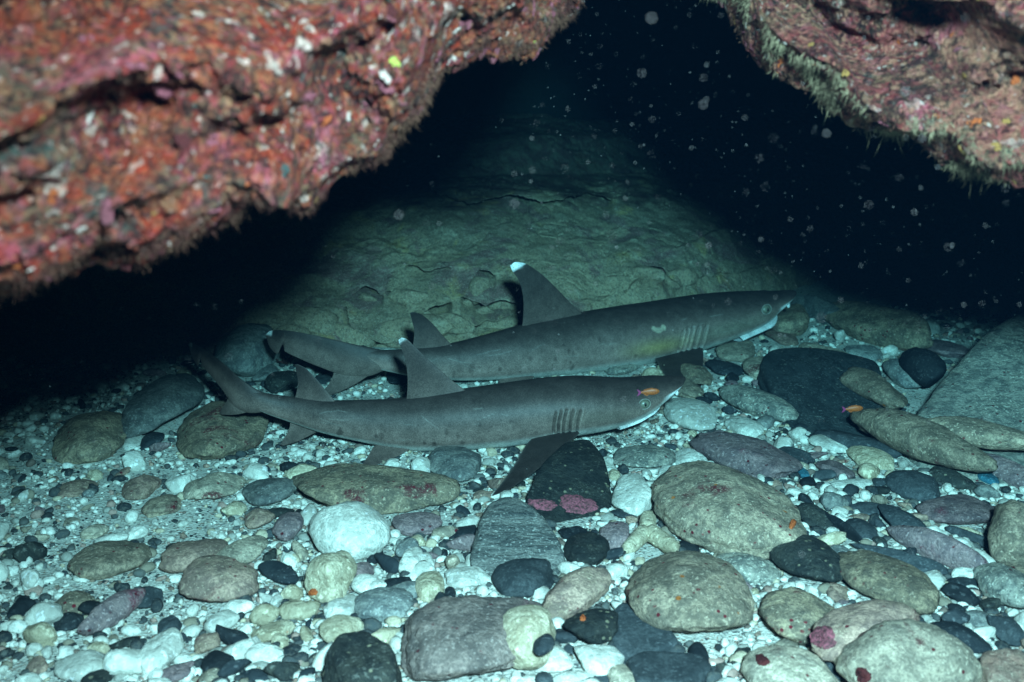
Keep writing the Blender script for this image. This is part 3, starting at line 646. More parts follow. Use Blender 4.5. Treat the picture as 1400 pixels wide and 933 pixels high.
 (1300, 655, 60, 28, 18, 'speckled_basalt', 'dark brown stone next to the smooth dark disc', {}),
 (1330, 735, 64, 18, 26, 'slate', 'dark splinter between spindle shaped stone and brown boulder', {}),
 (1232, 712, 60, 34, 28, 'slate', 'dark speckled stone behind the spindle shaped mauve stone', {}),
]
CO = {}
for (u, v, wd, ht, rot, mat, lab, op) in S:
    CO[lab] = stone(u, v, wd, ht, rot, mat, lab, **op)

# crusts that grow on particular stones (parts of those stones)
def dg(): return bpy.context.evaluated_depsgraph_get()
def crust_on(o, u, v, wd, ht, mat, name='crust_patch', seed=1, thick=0.004):
    bpy.context.view_layer.update()
    mw = o.matrix_world; inv = mw.inverted()
    def hit(uu, vv):
        d = ray(uu, vv); a = inv @ mathutils.Vector(CAM.tolist()); b = inv.to_3x3() @ mathutils.Vector(d.tolist())
        return o.ray_cast(a, b.normalized())
    n = 14; m = 30; V = []; rng = np.random.default_rng(seed); ph = rng.uniform(0, 6.28, 4)
    ok, c, cn, _ = hit(u, v)
    if not ok: return None
    for i in range(n):
        for j in range(m):
            a = 2 * math.pi * j / m; rr = i / (n - 1)
            wob = 1 + 0.16 * math.sin(2 * a + ph[0]) + 0.08 * math.sin(3 * a + ph[1]) + 0.06 * math.sin(7 * a + ph[2]) + 0.04 * math.sin(13 * a + ph[3])
            f, p, nn, _ = hit(u + wd / 2 * rr * wob * math.cos(a), v + ht / 2 * rr * wob * math.sin(a))
            if not f: p, nn = c.lerp(mathutils.Vector(V[-m]) if i else c, 0.98), cn
            e = thick * (1 - rr ** 4) * (0.35 + 1.0 * rng.random()) - 0.0015 * rr ** 6
            V.append((p + nn * e)[:])
    ch = link(name, mesh_np(name, np.array(V), grid_faces(n, m, True)), M[mat]); ch.parent = o
    return ch
trio = [o for o in col.objects if o.name.startswith('boulder') and 'throat' in o.get('label', '')][0]
crust_on(trio, 790, 690, 52, 30, 'pink_crust', seed=3); crust_on(trio, 742, 690, 44, 16, 'pink_crust', seed=4)
crust_on(CO['long tan stone with a bright pink patch at its lower end'], 1125, 872, 46, 30, 'pink_crust', seed=5)
crust_on(CO['largest tan boulder with a maroon smear and an orange knob'], 1083, 718, 10, 11, 'orange_sponge', 'sponge_patch', 6, 0.008)
crust_on(CO['dark rounded block with an orange spot on white corals'], 797, 846, 10, 7, 'orange_sponge', 'sponge_patch', 7)
crust_on(CO['cream rounded stone with an orange spot below the big white stone'], 428, 810, 12, 12, 'orange_sponge', 'sponge_patch', 8)
crust_on(CO['big pale tan boulder with a dark red blotch in front of the pink patched stone'], 1180, 924, 26, 22, 'red_sponge', seed=9)
crust_on(CO['tan boulder with a maroon spot beside a dark grey peg'], 1042, 903, 22, 16, 'red_sponge', seed=10)

# branched coral fragment and a dark twig
def tubes(segs, rings=10):
    V = []; Fs = []
    for (a, b, ra, rb) in segs:
        a = np.array(a, float); b = np.array(b, float); t = b - a; t /= np.linalg.norm(t)
        n1 = np.cross(t, [0.3, 0.2, 0.9]); n1 /= np.linalg.norm(n1); n2 = np.cross(t, n1); base = len(V); NS = 12
        ln = np.linalg.norm(b - a)
        for i in range(NS):
            s = i / (NS - 1); r = ra + (rb - ra) * s; e = s * 2 - 1
            r *= max(0.05, (1 - abs(e) ** 8)) ** 0.5
            for j in range(rings):
                an = 2 * math.pi * j / rings; p = a + (b - a) * s + (n1 * math.cos(an) + n2 * math.sin(an)) * r
                V.append(p)
        Fs.append(grid_faces(NS, rings, True) + base)
    V = np.array(V); V = V + (fbm(V * 160, 3, 3) * 0.0035)[:, None] * np.array([1, 1, 1]); return V, np.concatenate(Fs)
def branch(name, segs, loc, mat, label, cat):
    V, Fs = tubes(segs); o = link(name, mesh_np(name, V, Fs), M[mat]); o.location = loc; tag(o, label, cat); return o
c = at_z(887, 738, 0.02)
branch('coral_fragment', [((0, 0.02, 0.006), (0.008, 0.085, 0.012), 0.018, 0.015), ((0, 0.03, 0.006), (-0.05, -0.05, 0.0), 0.018, 0.013), ((0, 0.03, 0.006), (0.048, -0.045, 0.0), 0.019, 0.014)], c.tolist(), 'cream', 'three armed yellowish coral fragment touching the mauve bean pebble', 'coral')
FOOT.append((c[:2], np.diag([1 / 0.055 ** 2, 1 / 0.08 ** 2]), 0.03))
c = at_z(390, 503, 0.0)
rg = random.Random(4)
sg = []
for i in range(9):
    a = rg.uniform(0, 6.28); e = rg.uniform(0.2, 1.0); l = rg.uniform(0.02, 0.035)
    p = (math.cos(a) * l * 1.0, math.sin(a) * l * 0.6, 0.004 + l * e); sg.append(((0, 0, 0.002), p, 0.0035, 0.002))
    sg.append((p, (p[0] + rg.uniform(-.01, .01), p[1], p[2] + 0.01), 0.0025, 0.0012))
c[2] = 0.012; branch('coral_twig', sg, c.tolist(), 'twig', 'tiny dark branching coral twig beneath the farther shark\'s tail tip', 'coral')

# ------------------------------------------------------------------ sharks
def cubic(xs, ys, x):              # natural cubic spline
    xs = np.asarray(xs, float); ys = np.asarray(ys, float); n = len(xs); h = np.diff(xs)
    A = np.zeros((n, n)); r = np.zeros((n,) + ys.shape[1:]); A[0, 0] = A[-1, -1] = 1
    for i in range(1, n - 1):
        A[i, i-1] = h[i-1]; A[i, i] = 2 * (h[i-1] + h[i]); A[i, i+1] = h[i]
        r[i] = 6 * ((ys[i+1] - ys[i]) / h[i] - (ys[i] - ys[i-1]) / h[i-1])
    m = np.linalg.solve(A, r); i = np.clip(np.searchsorted(xs, x, side='right') - 1, 0, n - 2)
    t = x - xs[i]; hi = h[i]
    sh = (slice(None),) + (None,) * (ys.ndim - 1)
    t = t[sh]; hi = hi[sh]
    b = (ys[i+1] - ys[i]) / hi - hi * (2 * m[i] + m[i+1]) / 6
    return ys[i] + b * t + m[i] / 2 * t ** 2 + (m[i+1] - m[i]) / (6 * hi) * t ** 3
def pch(xs, ys, x):                # smooth monotone-ish interpolation
    return np.array(spl_1d(xs, ys, x))
def spl_1d(xs, ys, x):
    xs = np.asarray(xs, float); ys = np.asarray(ys, float); d = np.diff(ys) / np.diff(xs)
    m = np.zeros(len(xs)); m[0] = d[0]; m[-1] = d[-1]
    for i in range(1, len(xs) - 1):
        m[i] = 0 if d[i-1] * d[i] <= 0 else 2 / (1 / d[i-1] + 1 / d[i])
    i = np.clip(np.searchsorted(xs, x, side='right') - 1, 0, len(xs) - 2); h = xs[i+1] - xs[i]; t = (x - xs[i]) / h
    return (2*t**3 - 3*t**2 + 1) * ys[i] + (t**3 - 2*t**2 + t) * h * m[i] + (-2*t**3 + 3*t**2) * ys[i+1] + (t**3 - t**2) * h * m[i+1]

SS = [0, .002, .006, .012, .022, .035, .05, .075, .10, .14, .18, .25, .31, .39, .49, .57, .65, .70, .755, .80, .86]
ZT = [.0005, .0028, .005, .0080, .0122, .0175, .0245, .0310, .0370, .0440, .0490, .0535, .055, .0535, .047, .039, .030, .025, .0185, .012, .003]
ZB = [.0005, .0030, .0045, .006, .0085, .012, .0170, .0270, .0350, .0440, .0500, .0550, .0555, .0530, .046, .036, .027, .021, .0155, .012, .006]
WW = [.0005, .0065, .0120, .0185, .0265, .0345, .0415, .0530, .0580, .0625, .0640, .0620, .0590, .0540, .0445, .0350, .0250, .0185, .0120, .0065, .0015]

BACK = np.array([0.042, 0.033, 0.030]); FLANK = np.array([0.150, 0.108, 0.092]); BELLY = np.array([0.50, 0.50, 0.46]); WHITE = np.array([0.72, 0.73, 0.72])

def fin_grid(LE, TE, n=46, m=26, tmax=0.012, tmin=0.0022, flare=2.6):
    """LE, TE: points of the leading and trailing edge, root to tip, in the fin's own plane (s, span).
    Returns plane coords (n, 2m, 2) and half thickness."""
    Lc = spl(LE, n); Tc = spl(TE, n)
    c = 0.5 - 0.5 * np.cos(np.linspace(0, math.pi, m))
    prof = 2.6 * (0.2969 * np.sqrt(c) - 0.126 * c - 0.3516 * c ** 2 + 0.2843 * c ** 3 - 0.1036 * c ** 4)
    t = np.linspace(0, 1, n)
    th = (tmin + (tmax - tmin) * (1 - t) ** 1.2) * (1 + flare * np.exp(-t / 0.09))
    uu = Lc[:, None] * (1 - c)[None, :, None] + Tc[:, None] * c[None, :, None]
    hh = th[:, None] * np.clip(prof, 0, None)[None] / 0.52 * 0.5
    hh[-1] *= 0.1
    P = np.concatenate([uu, uu[:, ::-1]], 1); H = np.concatenate([hh, -hh[:, ::-1]], 1)
    return P, H, np.broadcast_to(t[:, None], H.shape)

def make_shark(name, label, ctrl, L, fat, seed, jaw_open, scar, pect_drop, light, tone, eye_s, eye_z):
    rng = np.random.default_rng(seed)
    cs_ = np.array([c[0] for c in ctrl]); cp = np.array([at_y(c[1], c[2], c[3]) for c in ctrl])
    def frame(s):
        s = np.asarray(s, float).ravel(); sc_ = np.clip(s, 0, 1.0)
        P = cubic(cs_, cp, sc_); e = 1e-3
        T = cubic(cs_, cp, np.clip(sc_ + e, 0, 1)) - cubic(cs_, cp, np.clip(sc_ - e, 0, 1)); T /= np.linalg.norm(T, axis=1)[:, None]
        B = np.cross(T, np.array([0, 0, 1.0])); B /= np.linalg.norm(B, axis=1)[:, None]
        if B[:, 1].mean() > 0: B = -B
        U = np.cross(T, B); U *= np.sign(U[:, 2:3]); return P, T, B, U
    def warp(X):                    # X (...,3) in body lengths: along, right, up
        sh = X.shape; X = X.reshape(-1, 3); P, T, B, U = frame(X[:, 0])
        ex = (X[:, 0] - np.clip(X[:, 0], 0, 1.0))[:, None] * L * T
        return (P + ex + X[:, 1:2] * L * B + X[:, 2:3] * L * U).reshape(sh)
    Vs = []; Fs = []; Cs = []; base = 0
    def add(V, Fc, C):
        nonlocal base
        Vs.append(V.reshape(-1, 3)); Fs.append(Fc + base); Cs.append(C.reshape(-1, 3)); base += V.reshape(-1, 3).shape[0]
    # ---- trunk
    s = np.concatenate([np.linspace(0, 0.03, 26)[:-1] ** 1.0, np.linspace(0.03, 0.28, 330)[:-1], np.linspace(0.28, 0.86, 330)])
    na = 168; th = np.linspace(0, 2 * math.pi, na, endpoint=False)
    zt = spl_1d(SS, ZT, s) * fat; zb = spl_1d(SS, ZB, s) * fat; ww = spl_1d(SS, WW, s) * (0.5 + 0.5 * fat)
    ct, st = np.cos(th), np.sin(th)
    ny = 2.0; flat = np.exp(-(s / 0.11) ** 2)[:, None]
    cy_ = np.sign(ct) * np.abs(ct) ** (2 / 2.1)
    up = np.where(st > 0, zt[:, None], zb[:, None])
    expo = np.where(st > 0, 2 / 2.1, 2 / (2.1 + 0.9 * flat))
    zz = np.sign(st) * np.abs(st)[None] ** expo * up
    yy = ww[:, None] * cy_[None]
    drop = -0.0115 * np.exp(-(s / 0.035))            # the snout tip sits a little high on the head wedge
    zz = zz - drop[:, None] * 0.6
    # gill slits: five shallow grooves with a raised lip
    side = np.abs(ct)[None]
    zr = zz / fat
    S2 = np.broadcast_to(s[:, None], zz.shape)
    groove = np.zeros_like(zz); lipg = np.zeros_like(zz); dark = np.zeros_like(zz)
    for k, g in enumerate((0.208, 0.2205, 0.2320, 0.2405, 0.2485)):
        gc = g - 0.10 * (zr + 0.012) - 3.0 * (zr + 0.012) ** 2 * 2
        kv = (0.0, -0.002, 0.001, 0.003, 0.007)[k]; msk = sstep(-0.036 + kv, -0.030 + kv, zr) * sstep(0.016, 0.008, zr - 0.002 * (2 - abs(k - 2)))
        d = S2 - gc
        groove += msk * np.exp(-(d / 0.0016) ** 2); lipg += msk * np.exp(-((d + 0.0042) / 0.0026) ** 2)
        dark += msk * np.exp(-((d - 0.0004) / 0.0017) ** 2)
    # mouth line
    my = -0.013 - 0.10 * (S2 - 0.045) - 1.2 * np.clip(S2 - 0.045, 0, 1) ** 2 * 2
    mm = sstep(0.030, 0.045, S2) * sstep(0.118, 0.100, S2) * sstep(0.0, 0.2, -st)[None]
    dm = zr - my
    mouth = mm * np.exp(-(dm / 0.0016) ** 2)
    orb = np.exp(-(((S2 - eye_s) / 0.014) ** 2 + ((zr - eye_z) / 0.011) ** 2))       # brow swelling round the eye
    sc_out = 1 + (-0.075 * groove + 0.026 * lipg - 0.05 * mouth + 0.03 * orb)
    X = np.stack([S2, yy * sc_out, zz * (1 + (sc_out - 1) * 0.4)], -1)
    # colours
    hgt = np.where(zz > 0, zz / np.maximum(zt[:, None], 1e-5), zz / np.maximum(zb[:, None], 1e-5))
    wob = 0.10 * fbm(X * np.array([14, 14, 14]), seed, 3)
    C = BACK + (FLANK * light - BACK) * sstep(0.92, -0.50, hgt + wob)[..., None]
    bl = np.interp(s, [0, .02, .05, .09, .14, .20, .30, .5, .7, .86], [.10, .02, -.18, -.40, -.46, -.52, -.58, -.66, -.76, -.88])[:, None]
    C = C + (BELLY - C) * sstep(bl + 0.16, bl - 0.22, hgt + wob * 0.5)[..., None]
    sn = sstep(0.060, 0.035, S2) * sstep(0.30, 0.10, hgt + 4.0 * (S2 - 0.02)); C = C + (WHITE - C) * sn[..., None]
    C = C + (np.array([0.15, 0.135, 0.10]) - C) * (0.45 * tone * np.exp(-(((S2 - 0.16) / 0.09) ** 2)) * np.exp(-((hgt + 0.1) / 0.35) ** 2))[..., None]
    C = C + (np.array([0.27, 0.205, 0.085]) - C) * (1.0 * max(0, tone - 0.75) * np.exp(-(((S2 - 0.285) / 0.045) ** 2)) * np.exp(-((hgt + 0.18) / 0.26) ** 2))[..., None]
    C = C * (1 - 0.5 * np.clip(dark, 0, 1))[..., None] * (1 + 0.25 * np.clip(lipg, 0, 1))[..., None] * (1 - 0.8 * np.clip(mouth, 0, 1))[..., None]
    sfn = fbm(X * 160, seed + 9, 2)
    for k in range(34):              # the dark blotches of the flank
        a, b = rng.uniform(0.24, 0.68), rng.uniform(-0.55, 0.35); r = rng.uniform(0.0018, 0.0052) * (0.6 if rng.random() < 0.6 else 1.0)
        zc = b * np.interp(a, SS, ZT) * fat; m = sstep(1.25, 0.75, np.hypot((S2 - a) / r, (zz - zc) / (r * rng.uniform(0.8, 1.8))) + 0.5 * sfn) * (ct > 0)[None]
        C = C * (1 - (0.22 + 0.40 * rng.random() ** 1.5) * m[..., None])
    for k in range(16):              # pale scratches
        a, b = rng.uniform(0.12, 0.7), rng.uniform(-0.5, 0.7); ln_ = rng.uniform(0.006, 0.03); sl = rng.normal(0, 0.35)
        da = S2 - a; db = zz - b * np.interp(a, SS, ZT) * fat - sl * da - 3 * da * da
        m = np.exp(-(db / 0.0007) ** 2) * sstep(ln_, ln_ * 0.5, np.abs(da)) * (ct > 0)[None]; C = C + (np.array([0.22, 0.20, 0.18]) - C) * (0.4 * m)[..., None]
    if scar:
        for (a, b, r, e) in ((0.2855, 0.020, 0.0062, 1.0), (0.2765, 0.023, 0.0045, 1.5), (0.2925, 0.024, 0.004, 1.3)):
            m = sstep(1.2, 0.7, np.hypot((S2 - a) / r, (zz - b) / (r * e * 0.75))) * (ct > 0)[None]; C = C + (np.array([0.34, 0.30, 0.22]) - C) * (0.8 * m)[..., None]
    add(warp(X), grid_faces(len(s), na, True), C)
    # end caps
    tip = warp(np.array([[-0.0004, 0, 0.0069]])); add(tip, np.zeros((0, 4), int), WHITE[None] * 0.6)
    # ---- lower jaw and nostril flap (white)
    js = np.linspace(0, 1, 40); ja = np.linspace(0, 2 * math.pi, 28, endpoint=False)
    j0, j1 = 0.047 - 0.006 * jaw_open, 0.135
    sj = j0 + (j1 - j0) * js
    wj = np.interp(sj, SS, WW) * (0.5 + 0.5 * fat) * (0.90 + 0.03 * jaw_open) * np.sqrt(np.clip(1 - (1 - js * 3.2).clip(0, 1) ** 2, 0.0004, 1))
    hj = (0.0050 + 0.003 * jaw_open) * (0.35 + 0.65 * np.sin(np.clip(js, 0, 0.5) * math.pi)) * np.sqrt(np.clip(1 - (1 - js * 5).clip(0, 1) ** 2, 0.01, 1))
    zj = -np.interp(sj, SS, ZB) * fat * (0.80 + 0.06 * jaw_open) - 0.0105 * jaw_open * np.exp(-((sj - 0.05) / 0.038) ** 2) + 0.003
    XJ = np.stack([np.broadcast_to(sj[:, None], (40, 28)), wj[:, None] * np.cos(ja)[None], zj[:, None] + hj[:, None] * np.sin(ja)[None]], -1)
    add(warp(XJ), grid_faces(40, 28, True), np.broadcast_to(WHITE * 0.85, XJ.shape))
    for sd in (1, -1):
        V, Fc = ico(2); Q = V * np.array([0.0030, 0.0016, 0.0055]) + np.array([0.0275, sd * np.interp(0.0275, SS, WW) * 0.90, -0.004]) ; add3 = warp(Q)
        Fs.append(np.concatenate([Fc, Fc[:, 2:3]], 1) + base); Vs.append(add3); Cs.append(np.broadcast_to(WHITE, add3.shape)); base += len(add3)
    # ---- fins
    def dorsal(LE, TE, white, darktip, th, lo_=0.90):
        P, H, t = fin_grid(LE, TE, tmax=th)
        X = np.stack([P[..., 0], H, P[..., 1] * 1.0], -1)
        C = BACK * 0.95 + (FLANK * 0.58 - BACK * 0.95) * sstep(0.75, 0.05, t)[..., None]
        if white: C = C + (WHITE * white - C) * sstep(lo_, lo_ + 0.035, t + 0.02 * fbm(X * 90, 3, 2))[..., None]
        if darktip: C = C * (1 - 0.6 * sstep(0.45, 0.95, t))[..., None]
        add(warp(X), grid_faces(*H.shape, True), C)
    fz = (fat - 1) * 0.05
    dorsal([(.370, .036 + fz), (.405, .068 + fz), (.442, .108 + fz), (.474, .139 + fz), (.496, .1540 + fz), (.509, .1565 + fz)],
           [(.500, .030 + fz), (.496, .060 + fz), (.4955, .095 + fz), (.503, .126 + fz), (.514, .145 + fz), (.5165, .1520 + fz)], 1.1 if scar else 0.55, False, 0.0125, 0.895 if scar else 0.93)
    dorsal([(.618, .022), (.645, .046), (.672, .069), (.697, .0825), (.711, .0845)], [(.704, .014), (.702, .033), (.703, .053), (.711, .072), (.7165, .0825)], False, True, 0.009)
    for sd in (1, -1):               # pectorals, rooted low on the side
        LE = [(.196, .0), (.222, .045), (.258, .095), (.306, .155), (.348, .190), (.366, .197)]; TE = [(.282, .0), (.296, .035), (.312, .082), (.332, .130), (.356, .175), (.369, .1955)]
        P, H, t = fin_grid(LE, TE, tmax=0.013, flare=1.0)
        y = 0.040 + P[..., 1]; z = -0.033 - (pect_drop if sd > 0 else pect_drop * 0.6) * sstep(0, 1, t) ** 0.8 * 1.0 + 0.010 * np.sin(t * math.pi)
        X = np.stack([P[..., 0], sd * y, z + H], -1)
        C = np.broadcast_to(BACK * 0.80, X.shape) * (1 - 0.25 * sstep(0.5, 1, t))[..., None]
        lower = (H < 0)[..., None]; C = np.where(lower, C * 1.2, C)
        edge = sstep(0.03, 0.0, np.abs(H) / 0.012) * 0.10; C = C + (BELLY * 0.8 - C) * edge[..., None]
        f = grid_faces(*H.shape, True); add(warp(X), f if sd > 0 else f[:, ::-1], C)
        LE = [(.486, .0), (.515, .036), (.545, .064), (.566, .074)]; TE = [(.552, .0), (.558, .026), (.565, .054), (.571, .073)]
        P, H, t = fin_grid(LE, TE, n=30, tmax=0.009)
        y = 0.022 + P[..., 1] * 0.80; z = -0.034 * fat - P[..., 1] * 0.22
        X = np.stack([P[..., 0], sd * y, z + H], -1); C = np.broadcast_to(FLANK * 0.72, X.shape) * (1 - 0.3 * sstep(0.4, 1, t))[..., None]
        add(warp(X), f2 if False else (grid_faces(*H.shape, True) if sd > 0 else grid_faces(*H.shape, True)[:, ::-1]), C)
    P, H, t = fin_grid([(.640, -.016), (.668, -.040), (.690, -.058), (.706, -.068)], [(.704, -.012), (.702, -.032), (.706, -.052), (.711, -.067)], n=30, tmax=0.008)
    X = np.stack([P[..., 0], H + 0.0, P[..., 1]], -1); add(warp(X), grid_faces(*H.shape, True), np.broadcast_to(FLANK * 0.75, X.shape) * (1 - 0.35 * sstep(0.4, 1, t))[..., None])
    # caudal: long upper lobe with its notch, short lower lobe
    su = np.concatenate([np.linspace(.745, .945, 80)[:-1], np.linspace(.945, 1.0, 46)])
    top = spl_1d([.745, .79, .85, .92, .97, .992, 1.0], [.0165, .0185, .0185, .0165, .0115, .0055, -.001], su)
    bot = spl_1d([.745, .78, .82, .87, .92, .950, .957, .966, .985, .995, 1.0], [-.013, -.0300, -.0360, -.0320, -.0260, -.0210, -.0110, -.0290, -.0220, -.011, -.004], su)
    tu = np.interp(su, [.745, .80, .88, .95, 1.0], [.0115, .0085, .0046, .0026, .0010])
    ca = np.linspace(0, 2 * math.pi, 64, endpoint=False); mid = (top + bot) / 2; hf = (top - bot) / 2
    X = np.stack([np.broadcast_to(su[:, None], (len(su), 64)), tu[:, None] * np.cos(ca)[None] * (1 - 0.35 * np.sin(ca)[None] ** 2), mid[:, None] + hf[:, None] * np.sin(ca)[None]], -1)
    C = FLANK * 0.85 + (BACK * 0.85 - FLANK * 0.85) * sstep(-0.3, 0.8, np.broadcast_to(np.sin(ca)[None], X.shape[:2]))[..., None]
    C = C * (1 - 0.45 * sstep(0.93, 0.975, X[..., 0]))[..., None]
    C = C + (WHITE * (0.7 if scar else 0.25) - C) * (sstep(0.984, 0.989, X[..., 0]) * sstep(-.004, .001, X[..., 2]))[..., None]
    add(warp(X), grid_faces(len(su), 64, True), C)
    P, H, t = fin_grid([(.757, -.008), (.785, -.036), (.815, -.060), (.845, -.077), (.858, -.081)], [(.845, -.012), (.840, -.032), (.844, -.053), (.855, -.072), (.8605, -.0805)], tmax=0.009)
    X = np.stack([P[..., 0], H, P[..., 1]], -1); add(warp(X), grid_faces(*H.shape, True), np.broadcast_to(FLANK * 0.80, X.shape) * (1 - 0.35 * sstep(0.4, 1, t))[..., None])

    V = np.concatenate(Vs); Fc = np.concatenate([f for f in Fs if len(f)]); C = np.clip(np.concatenate(Cs), 0, 1)
    P, T, B, U = frame([0.35]); org = P[0].copy(); org[2] = 0.0
    root = bpy.data.objects.new(name, None); col.objects.link(root); root.location = org.tolist(); tag(root, label, 'shark', 'whitetip sharks resting under the overhang')
    # triangles given as doubled quads are cleaned by validate()
    me = bpy.data.meshes.new('body'); q = Fc[Fc[:, 2] != Fc[:, 3]]; tr = Fc[Fc[:, 2] == Fc[:, 3]][:, :3]
    me.from_pydata((V - org).tolist(), [], q.tolist() + tr.tolist()); me.update()
    for p_ in me.polygons: p_.use_smooth = True
    at = me.color_attributes.new('col', 'FLOAT_COLOR', 'POINT'); at.data.foreach_set('color', np.concatenate([C, np.ones((len(C), 1))], 1).astype(np.float32).ravel())
    link('body', me, M['shark'], root)
    # eyes
    for sd in (1, -1):
        e = eye_s; wy = np.interp(e, SS, WW) * (0.5 + 0.5 * fat)
        zc = eye_z
        P, T, B, U = frame([e]); cpos = warp(np.array([[e, sd * wy * 0.985, zc]]))[0]
        out = sd * B[0] + 0.16 * U[0]; out /= np.linalg.norm(out); fw = -T[0] - out * (-T[0] @ out); fw /= np.linalg.norm(fw); upv = np.cross(out, fw); upv *= np.sign(upv[2])
        Mx = np.stack([fw, upv, out], 1)
        D, Fi = ico(3)
        def shell(nm, scl, off, mat, par):
            me = mesh_np(nm, (D * np.array(scl) * L + np.array(off) * L) @ Mx.T + cpos - org, Fi); return link(nm, me, M[mat], par)
        eye = shell('eye', (.0092, .0076, .0048), (0, 0, 0), 'eye_iris', root)
        shell('pupil', (.0020, .0036, .0016), (0.0004, -.0003, .0042), 'eye_black', eye)
        aa = np.linspace(0, 2 * math.pi, 36, endpoint=False); bb = np.linspace(0, 2 * math.pi, 8, endpoint=False)
        R1 = np.stack([(.0104 + .0011 * np.cos(bb))[None] * np.cos(aa)[:, None], (.0088 + .0011 * np.cos(bb))[None] * np.sin(aa)[:, None], np.broadcast_to(.0011 * np.sin(bb)[None] + .0012, (36, 8))], -1).reshape(-1, 3)
        i = np.arange(36)[:, None]; j = np.arange(8)[None]; ff = np.stack([i * 8 + j, ((i + 1) % 36) * 8 + j, ((i + 1) % 36) * 8 + (j + 1) % 8, i * 8 + (j + 1) % 8], -1).reshape(-1, 4)
        link('eyelid', mesh_np('eyelid', R1 * L @ Mx.T + cpos - org, ff), M['eye_rim'], eye)
    return frame

front = make_shark('whitetip_shark', 'nearer grey whitetip shark lying along the cobbles, small orange fish above its eye',
    [(0.0, 938, 521, 2.50), (.05, 900, 534, 2.485), (.10, 861, 546, 2.47), (.18, 800, 553, 2.445), (.25, 747, 559, 2.43), (.31, 700, 566, 2.42), (.39, 640, 573, 2.41), (.49, 562, 580, 2.40), (.57, 501, 577, 2.395), (.65, 440, 570, 2.39), (.70, 402, 562, 2.395), (.76, 357, 550, 2.39), (.86, 312, 517, 2.42), (1.0, 258, 470, 2.54)],
    1.335, 1.0, 3, 0.0, False, 0.010, 1.05, 0.6, 0.091, 0.0075)
back = make_shark('whitetip_shark', 'farther, paler whitetip shark against the sediment bank with a heart shaped scar and open mouth',
    [(0.0, 1089, 403, 3.36), (.05, 1050, 416, 3.33), (.10, 1014, 426, 3.29), (.18, 954, 440, 3.21), (.25, 900, 452, 3.14), (.31, 855, 460, 3.08), (.39, 795, 469, 3.02), (.49, 720, 481, 2.93), (.57, 660, 491, 2.87), (.65, 600, 497, 2.82), (.70, 563, 497, 2.79), (.76, 520, 493, 2.77), (.86, 448, 478, 2.77), (1.0, 364, 456, 2.79)],
    1.66, 0.98, 8, 1.0, True, 0.040, 1.55, 1.6, 0.088, 0.0135)

# ------------------------------------------------------------------ little orange fish
def fish(u, v, y, label, length=0.045, yaw=0.0):
    root = bpy.data.objects.new('orange_fish', None); col.objects.link(root); root.location = at_y(u, v, y).tolist(); root.rotation_euler = (0, R(-4), yaw)
    tag(root, label, 'fish', 'tiny orange fish')
    s = np.linspace(0, 1, 24); a = np.linspace(0, 2 * math.pi, 18, endpoint=False)
    h = 0.17 * np.sin(np.clip(s, 0, 1) ** 0.62 * math.pi * 0.93) + 0.012; h[0] = 0.004; w_ = h * 0.5
    X = np.stack([np.broadcast_to((0.5 - s)[:, None], (24, 18)), w_[:, None] * np.cos(a)[None], h[:, None] * np.sin(a)[None]], -1) * length
    link('body', mesh_np('body', X.reshape(-1, 3), grid_faces(24, 18, True)), M['fish_orange'], root)
    def plate(nm, pts, mat, th=0.012):
        n = len(pts); p = np.array(pts, float); V = np.concatenate([np.c_[p[:, 0], np.full(n, th), p[:, 1]], np.c_[p[:, 0], np.full(n, -th), p[:, 1]]]) * length
        bm = bmesh.new(); vv = [bm.verts.new(q) for q in V]; bm.faces.new(vv[:n]); bm.faces.new(vv[n:][::-1])
        for i in range(n): bm.faces.new([vv[i], vv[n + i], vv[n + (i + 1) % n], vv[(i + 1) % n]])
        me = bpy.data.meshes.new(nm); bm.to_mesh(me); bm.free(); link(nm, me, M[mat], root)
    plate('tail_fin', [(-0.47, 0.03), (-0.62, 0.15), (-0.72, 0.19), (-0.62, 0.0), (-0.72, -0.19), (-0.62, -0.15), (-0.47, -0.03)], 'fish_magenta')
    plate('dorsal_fin', [(0.22, 0.13), (0.12, 0.22), (-0.2, 0.18), (-0.36, 0.13), (-0.34, 0.05)], 'fish_orange')
    plate('anal_fin', [(-0.05, -0.14), (-0.2, -0.22), (-0.34, -0.14), (-0.32, -0.05)], 'fish_orange')
    D, Fi = ico(2)
    for sd in (1, -1): link('eye', mesh_np('eye', (D * np.array([0.035, 0.02, 0.035]) + np.array([0.36, sd * 0.05, 0.02])) * length, Fi), M['eye_black'], root)
fish(889, 536, 1.85, 'tiny orange fish with magenta tail hovering over the nearer shark\'s eye', 0.033)
fish(1168, 559, 1.90, 'tiny orange fish with magenta tail hovering over the big black slab', 0.032)

# ------------------------------------------------------------------ pebbles and gravel
rng = np.random.default_rng(77)
def blocked(p, f=1.0):
    for c, ci, _ in FOOT:
        d = p - c
        if d @ ci @ d < f: return True
    return False
spine = np.concatenate([front(np.linspace(0.02, 0.8, 40))[0], back(np.linspace(0.02, 0.8, 40))[0]])
def under_shark(p, r):
    d = spine[:, :2] - p; i = np.argmin((d ** 2).sum(1)); return (d[i] ** 2).sum() < (0.075 + r) ** 2
FC = np.array([f[0] for f in FOOT]); FI = np.array([f[1] for f in FOOT])
def blocked_many(P, f):
    d = P[:, None] - FC[None]; q = np.einsum('nki,kij,nkj->nk', d, FI, d); return (q < f).any(1)
placed = []; pr = []
def free(p, r):
    if not placed: return True
    A = np.array(placed); return (np.hypot(A[:, 0] - p[0], A[:, 1] - p[1]) > (np.array(pr) + r) * 0.80).all()
def pick():
    u, v = rng.uniform(-60, 1460), rng.uniform(425, 990)
    p = at_z(u, v, 0.0); return u, v, p
